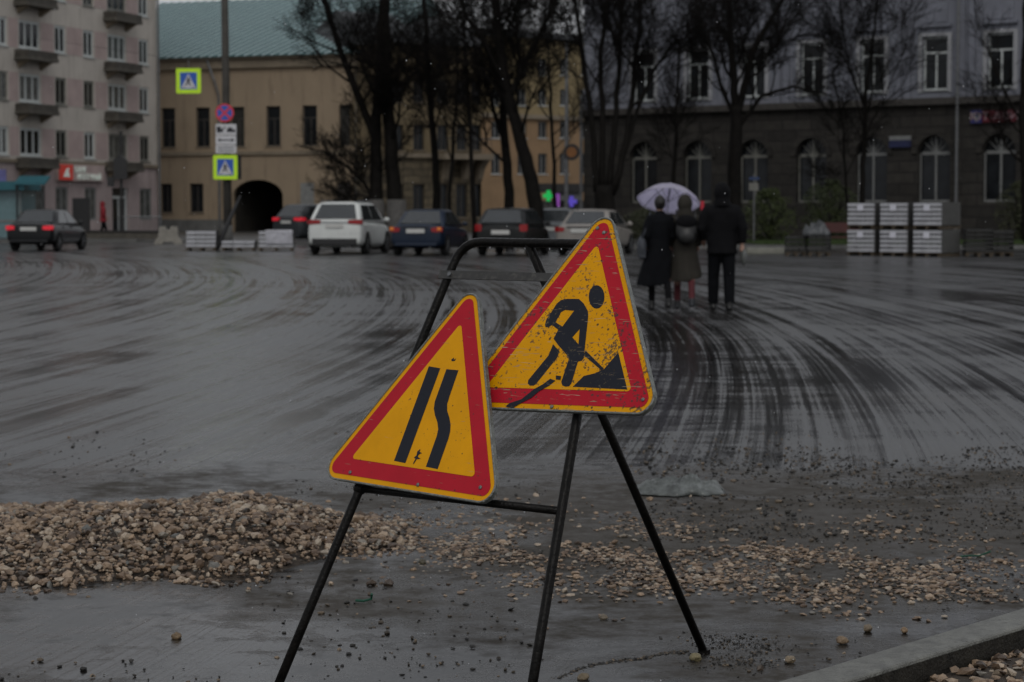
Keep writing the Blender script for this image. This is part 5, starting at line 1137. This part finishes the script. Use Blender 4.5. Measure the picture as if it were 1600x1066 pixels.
warn_sign('road_narrows_sign', 'cleaner triangular road narrows sign with two black lines, low on the stand', (-.2393, 6.041, .8111), (.7139, -.7, -.0184), (.3111, .2935, .9039), (-.6273, -.651, .4273), .7493, 'y_clean', 'r_clean', 'k_clean',
          [('straight_line', bar_, (), .0003), ('bent_line', crv, (), .0003), ('scuff_mark', sc1, (), .0009), ('scuff_mark', [(.012, .182), (.02, .19), (.022, .183), (.03, .188), (.028, .18), (.018, .178)], (), .0003)], [(-.24, -.19), (.05, -.195), (.29, -.175)])
body_ = [(-.0102, .1248), (.0114, .1107), (.0334, .0876), (.0397, .0708), (.0601, -.0331), (.0638, -.0537), (.0598, -.062), (.0476, -.0642), (.0459, -.13), (.0411, -.1375), (.0298, -.1398), (.0165, -.1361), (.0092, -.1255), (.0137, -.0536), (-.0409, -.0134), (-.0601, .0032), (-.0558, .02), (-.0529, .0306), (-.08, .0452), (-.0899, .038), (-.1011, .0388), (-.1052, .0451), (-.1057, .06), (-.0844, .111), (-.073, .1216), (-.052, .1254)]
h1 = [(-.0607, .0842), (-.0482, .091), (-.0156, .0888), (-.0414, .0403), (-.0704, .0537)]; h2 = [(.0219, .0331), (.0044, .0079), (.0328, -.0127)]
leg_ = [(-.0565, -.0136), (-.0277, -.0342), (-.0296, -.055), (-.0755, -.1308), (-.085, -.1393), (-.0973, -.1396), (-.1068, -.1336), (-.1088, -.1232), (-.0616, -.0472), (-.0577, -.022)]
heap_ = [(.0537, -.1393), (.0814, -.1067), (.1165, -.0979), (.1434, -.0859), (.1769, -.0357), (.2402, -.1428)]
head_ = [(.0774, .1306), (.0796, .1196), (.0788, .1097), (.0753, .1018), (.0693, .0968), (.0614, .0951), (.0523, .0968), (.043, .1019), (.0344, .1098), (.0273, .1198), (.0224, .1309), (.0202, .142), (.0209, .1521), (.0245, .16), (.0306, .165), (.0386, .1667), (.0477, .1649), (.057, .1597), (.0656, .1517), (.0726, .1417)]
smear_ = [(-.1633, -.2035), (-.1505, -.1935), (-.1132, -.1809), (-.0781, -.1492), (-.0532, -.1352), (-.0318, -.1174), (-.012, -.1227), (-.0294, -.1384), (-.0581, -.1545), (-.0804, -.1761), (-.1155, -.1944), (-.1384, -.2086)]
warn_sign('road_works_sign', 'scratched triangular road works sign with a black figure digging, high on the stand', (.1614, 5.8899, 1.0442), (.7681, -.6396, .0305), (.2644, .3601, .8947), (-.5832, -.6791, .4457), .7296, 'y_worn', 'r_worn', 'k_worn',
          [('worker_figure', body_, (h1, h2), .0003), ('worker_leg', leg_, (), .0003), ('worker_head', head_, (), .0003), ('shovel', [(.064, -.0315), (.1425, -.0831), (.1374, -.0893), (.061, -.0445)], (), .0009), ('heap', heap_, (), .0003), ('tar_smear', smear_, (), .0009), ('tar_smear', [(-.0148, -.1075), (.0038, -.109), (.0053, -.1204), (-.011, -.1189)], (), .0015)], [(-.015, .345), (.012, .33), (.0, -.2), (.3, -.17)])

# ================================================================== KERB, GRAVEL AND LITTER IN FRONT
g0, g1 = Vector((.947, 5.80, 0)), Vector((1.565, 6.52, 0)); dk = (g1 - g0).normalized(); nk = Vector((-dk.y, dk.x, 0)) * .14
kerb_side = simple('shaded_kerb_side', (.022, .02, .016), .6, .5, 20, bump=.6, bscale=100, spec=.2)  # shade on the kerb's near face, painted as a dark colour
k = thing('kerb_stone', 'long wet concrete kerbstone at the lower right corner', 'kerbstone', g0)
a, b = -dk * 1.6, dk * 3.4; mb = MB(); mb.add([a, b, b + nk, a + nk] and [a + Vector((0, 0, -.1)), b + Vector((0, 0, -.1)), b + nk + Vector((0, 0, -.1)), a + nk + Vector((0, 0, -.1)), a + Vector((0, 0, .12)), b + Vector((0, 0, .12)), b + nk + Vector((0, 0, .12)), a + nk + Vector((0, 0, .12))], [(0, 3, 2, 1), (4, 5, 6, 7), (0, 1, 5, 4), (1, 2, 6, 5), (2, 3, 7, 6), (3, 0, 4, 7)])
nn_ = -nk.normalized(); mb2 = MB(); mb2.add([a + nn_ * .003 + Vector((0, 0, -.1)), b + nn_ * .003 + Vector((0, 0, -.1)), b + nn_ * .003 + Vector((0, 0, .107)), a + nn_ * .003 + Vector((0, 0, .107))], [(0, 1, 2, 3)]); mb2.build('shaded_side', kerb_side, k)
bevel(mb.build('block', simple('wet_kerb_concrete', (.13, .13, .115), .42, .35, 14, bump=.6, bscale=130, dirt=(.03, .028, .022)), k), .012, 3)
ICO_V = []; ph = (1 + 5 ** .5) / 2
for a in (-1, 1):
    for b in (-ph, ph): ICO_V += [(0, a, b), (a, b, 0), (b, 0, a)]
ICO_V = np.array(ICO_V) / math.sqrt(1 + ph * ph)
bm = bmesh.new(); [bm.verts.new(v) for v in ICO_V]; r_ = bmesh.ops.convex_hull(bm, input=bm.verts); bm.verts.index_update(); ICO_F = [tuple(v.index for v in f.verts) for f in bm.faces]; ICO_V = np.array([v.co[:] for v in bm.verts]); bm.free()
nr_ = np.random.default_rng(3)
def stones(mb, P, size, flat=.55, jit=.22, zf=1.):
    for p, s_ in zip(P, size):
        v = ICO_V * (1 + nr_.uniform(-.38, .25, (12, 1))); v = v * np.array([1, nr_.uniform(.55, .95), nr_.uniform(.35, .75) * zf]) * s_
        a = nr_.uniform(0, 6.28); t = nr_.normal(0, flat); c, s2 = math.cos(a), math.sin(a); ct, st2 = math.cos(t), math.sin(t)
        v = v @ np.array([[1, 0, 0], [0, ct, st2], [0, -st2, ct]]) @ np.array([[c, s2, 0], [-s2, c, 0], [0, 0, 1]])
        mb.add((v + p).tolist(), ICO_F)
def heap_h(x, y):
    t = np.interp(x, [-3.6, -2.9, -2.2, -1.65, -1.15, -.95, -.8, -.62, -.45], [.05, .095, .115, .15, .17, .155, .10, .045, .0])
    yc = np.interp(x, [-3, -1.2, -.5], [8.95, 8.9, 9.15]); w_ = np.interp(x, [-3, -1.6, -1.0, -.45], [1.05, 1.0, .85, .3])
    w_ = w_ * (1 + .3 * noise.noise(Vector((x * 2.6, 1 if y > yc else 5, 3)))); d = abs((y - yc) / w_); n_ = noise.noise(Vector((x * 2.1, y * 1.7, 2))) * .25 + noise.noise(Vector((x * 6, y * 5, 4))) * .1
    return t * max(0, 1 - d ** 1.8) * (1 + n_) if d < 1 else 0
mb = MB(); nx, ny = 110, 70; vs = []
for j in range(ny + 1):
    for i in range(nx + 1): x, y = -3.6 + 3.2 * i / nx, 7.5 + 3. * j / ny; vs.append((x, y, heap_h(x, y) - .012))
mb.mi = 1; mb.add(vs, [(j * (nx + 1) + i, j * (nx + 1) + i + 1, (j + 1) * (nx + 1) + i + 1, (j + 1) * (nx + 1) + i) for j in range(ny) for i in range(nx)]); mb.mi = 0
P, S = [], []
while len(P) < 19000:
    x, y = nr_.uniform(-3.4, -.4), nr_.uniform(7.7, 10.3); h_ = heap_h(x, y)
    lim = .02 + (.5 if h_ > .008 else 0) * 2
    if h_ <= .004:
        e = noise.noise(Vector((x * 1.5, y * 1.5, 7))); near_h = max(heap_h(x, y + .15), heap_h(x, y - .12), heap_h(x + .12, y), heap_h(x - .12, y)); lim = (.35 if near_h > 0 else .006) * (1 + 2 * e)
    if nr_.random() < lim: s_ = float(np.clip(nr_.lognormal(-4.55, .44), .0045, .03)); P.append((x, y, h_ + s_ * nr_.uniform(.1, .5))); S.append(s_)
stones(mb, P, S); M['silt'] = simple('wet_brown_grit', (.05, .037, .026), .7, .5, 30, bump=.8, bscale=160); o = mb.build('gravel_heap', ['gravel', 'silt'], fix=False); tag(o, 'low heap of tan crushed stone on the wet road at the left', 'gravel', kind='stuff')
# spread of gravel to the right
mb = MB(); P, S = [], []
cx_ = [(-.5, 9.1), (-.1, 8.9), (.25, 8.65), (.75, 8.35), (1.2, 8.1), (1.55, 8.25), (1.8, 8.3)]
while len(P) < 4800:
    x = nr_.uniform(-.6, 2.1); yc = np.interp(x, [c[0] for c in cx_], [c[1] for c in cx_]); y = yc + nr_.normal(0, .56); d = abs(y - yc)
    den = (.9 * noise.noise(Vector((x * 2.2, y * 1.6, 11))) + .32 + .25 * noise.noise(Vector((x * 7, y * 5, 1)))) * np.interp(x, [-.6, -.3, .3, 1.2, 1.7, 2.1], [.25, .5, 1, 1, .5, .1])
    if y < 7.55: den -= .4
    if nr_.random() < den: s_ = float(np.clip(nr_.lognormal(-4.6, .38), .004, .022)); P.append((x, y, s_ * nr_.uniform(-.05, .3))); S.append(s_)
stones(mb, P, S, .25, zf=.72); tag(mb.build('gravel_spread', 'gravel', fix=False), 'thin spread of tan crushed stone across the road under the stand', 'gravel', kind='stuff')
# crumbs
mb = MB(); P, S = [], []
for i in range(9000):
    if i < 5600:
        y = nr_.uniform(5.3, 13.5); x = nr_.uniform(-.27, .27) * y
    else: y = nr_.uniform(9., 12.6); x = nr_.uniform(.05, .26) * y
    if noise.noise(Vector((x * 1.1, y * .8, 21))) < -.1 + (.1 if i < 5600 else -.1): continue
    s_ = float(np.clip(nr_.lognormal(-5.35, .5), .002, .014)) * (1.25 if i >= 5600 else 1); P.append((x, y, s_ * .3)); S.append(s_)
stones(mb, P, S, .3); tag(mb.build('crumbs', 'crumb', fix=False), 'small dark crumbs of stone and soil scattered over the wet road', 'debris', kind='stuff')
# gravel bed on the near side of the kerb
mb = MB(); mb.mi = 1; nx, ny = 30, 30; A_ = g0 - dk * 1.6
def bed(u, v): return .045 + .02 * noise.noise(Vector((u * 3, v * 3, 5))) - .03 * max(0, v - .5)
mb.add([tuple(A_ + dk * (5. * i / nx) - nk.normalized() * (.004 + 1.4 * j / ny) + Vector((0, 0, bed(5. * i / nx, 1.4 * j / ny)))) for j in range(ny + 1) for i in range(nx + 1)], [(j * (nx + 1) + i, j * (nx + 1) + i + 1, (j + 1) * (nx + 1) + i + 1, (j + 1) * (nx + 1) + i) for j in range(ny) for i in range(nx)])
P, S = [], []; mb.mi = 0
for i in range(8000): u, v = nr_.uniform(.0, 5), nr_.uniform(.015, 1.35); q = A_ + dk * u - nk.normalized() * v; s_ = float(np.clip(nr_.lognormal(-4.2, .3), .007, .028)); P.append((q.x, q.y, bed(u, v) + s_ * nr_.uniform(.1, .7))); S.append(s_)
stones(mb, P, S); tag(mb.build('gravel_bed', ['gravel', 'silt'], fix=False), 'tan crushed stone filling the lower right corner behind the kerbstone', 'gravel', kind='stuff')
# single larger stones
def pebble(label, px, py, size, col_, seed):
    g = G(px, py); bm = bmesh.new(); bmesh.ops.create_icosphere(bm, subdivisions=3, radius=1)
    for v in bm.verts:
        n_ = noise.noise(v.co * 1.3 + Vector((seed, 0, 0))); f_ = 1 + .35 * n_ + .08 * noise.noise(v.co * 4 + Vector((seed, 0, 0))); v.co = Vector((v.co.x * 1., v.co.y * .8, v.co.z * .68)) * f_ * size
    me = bpy.data.meshes.new('stone'); bm.to_mesh(me); bm.free(); me.materials.append(simple('stone_surface', col_, .5, .3, 40, bump=.6, bscale=150)); me.polygons.foreach_set('use_smooth', [True] * len(me.polygons))
    o = bpy.data.objects.new('stone', me); col.objects.link(o); o.location = (g.x, g.y, size * .48); o.rotation_euler.z = seed; tag(o, label, 'stone', 'larger stones lying alone')
for i, a in enumerate((('brown two-toned stone alone on the wet road at the lower left', 276, 998, .018, (.16, .11, .06)), ('yellowish round stone touching the foot of the rear leg', 1087, 1033, .022, (.2, .17, .09)), ('tan block-shaped stone at the right, highest of the stones by the kerb', 1356, 986, .019, (.17, .13, .085)),
    ('long tan stone at the right with a dark crumb beside it', 1316, 1005, .02, (.2, .14, .085)), ('small orange-tan stone at the right, nearest the kerb', 1413, 988, .0145, (.24, .16, .09)), ('flat tan stone in the mud between the rear leg and the kerb', 1234, 1035, .018, (.22, .17, .11)),
    ('dark brown stone left of the front leg on the wet road', 605, 991, .011, (.05, .04, .03)), ('grey stone between the front and rear legs', 943, 968, .016, (.17, .14, .1)), ('olive stone under the lower crossbar', 660, 882, .019, (.07, .06, .035)), ('tan stone at the bottom edge between the legs', 912, 1063, .019, (.17, .13, .08)))): pebble(*a, i * 1.7 + 1)
M['greenpl'] = simple('dark_green_plastic', (.008, .07, .04), .35, .2)
def strap(label, pts, w_=.005):
    q = [G(*p) for p in pts]; k = thing('plastic_strip', label, 'litter', (q[0].x, q[0].y, 0)); mb = MB(); mb.tube([Vector((v.x - q[0].x, v.y - q[0].y, h_)) for v, h_ in zip(q, (.006, .007, .009, .03))], w_, 6); mb.build('strip', 'greenpl', k)
strap('small bent green plastic strip on the wet road left of the front leg', [(556, 941), (568, 942), (580, 940), (581, 941)])
strap('flat green plastic strip among the gravel at the right', [(1500, 872), (1515, 871), (1530, 872), (1548, 873)], .004)

# water beads under the bars and sign edges, and rain in the air
M['water'] = simple('bright_water', (.7, .72, .75), .1, .05, spec=1.)  # sky glint on the drops is put into a whitish colour
mb = MB(); rr_ = random.Random(4)
a, b = loc((-.442, 6.159, .596)), loc((.132, 5.695, .595))
for t in (.1, .22, .41, .43, .52, .6, .83): mb.ell(a.lerp(b, t) + Vector((0, 0, -.0135)), (.0022, .0022, .0035), 8, 6)
a, b = loc(TL), loc(TR)
for t in (.2, .45, .62, .7, .85): mb.ell(a.lerp(b, t) + Vector((0, 0, -.016)), (.0022, .0022, .0035), 8, 6)
tag(mb.build('water_beads', 'water', st_, smooth=True, fix=False), kind='stuff')
mb = MB()
for i in range(260):
    y = rr_.uniform(4.6, 12); x = rr_.uniform(-.25, .25) * y; z = rr_.uniform(.05, H + .1 * y); r_ = rr_.uniform(.0006, .0013); mb.ell((x, y, z), (r_, r_, r_ * 1.8), 6, 4)
tag(mb.build('raindrops', 'water', smooth=True, fix=False), 'fine raindrops falling over the square', 'rain', kind='stuff')

mb = MB(); pts = [G(*p) for p in ((868, 1062), (905, 1046), (950, 1036), (1000, 1030), (1040, 1021), (1072, 1019))]; P, S = [], []
for a, b in zip(pts[:-1], pts[1:]):
    for i in range(150):
        q = a.lerp(b, nr_.random()); s_ = float(np.clip(nr_.lognormal(-5.9, .5), .001, .007)); P.append((q.x + nr_.normal(0, .006), q.y + nr_.normal(0, .012), s_ * .3)); S.append(s_)
for cx0, cy0, n_ in ((1150, 1035, 320), (1180, 1010, 200), (1120, 1000, 150), (700, 905, 200), (1500, 930, 250), (1290, 720, 300), (1450, 760, 300)):
    c = G(cx0, cy0)
    for i in range(n_): s_ = float(np.clip(nr_.lognormal(-5.9, .5), .001, .008)); P.append((c.x + nr_.normal(0, .07 * c.y / 6), c.y + nr_.normal(0, .06 * c.y / 6), s_ * .3)); S.append(s_)
stones(mb, P, S, .3); tag(mb.build('mud_grit', 'crumb', fix=False), 'dark ridge of wet mud and grit on the road between the stand legs', 'mud', kind='stuff')
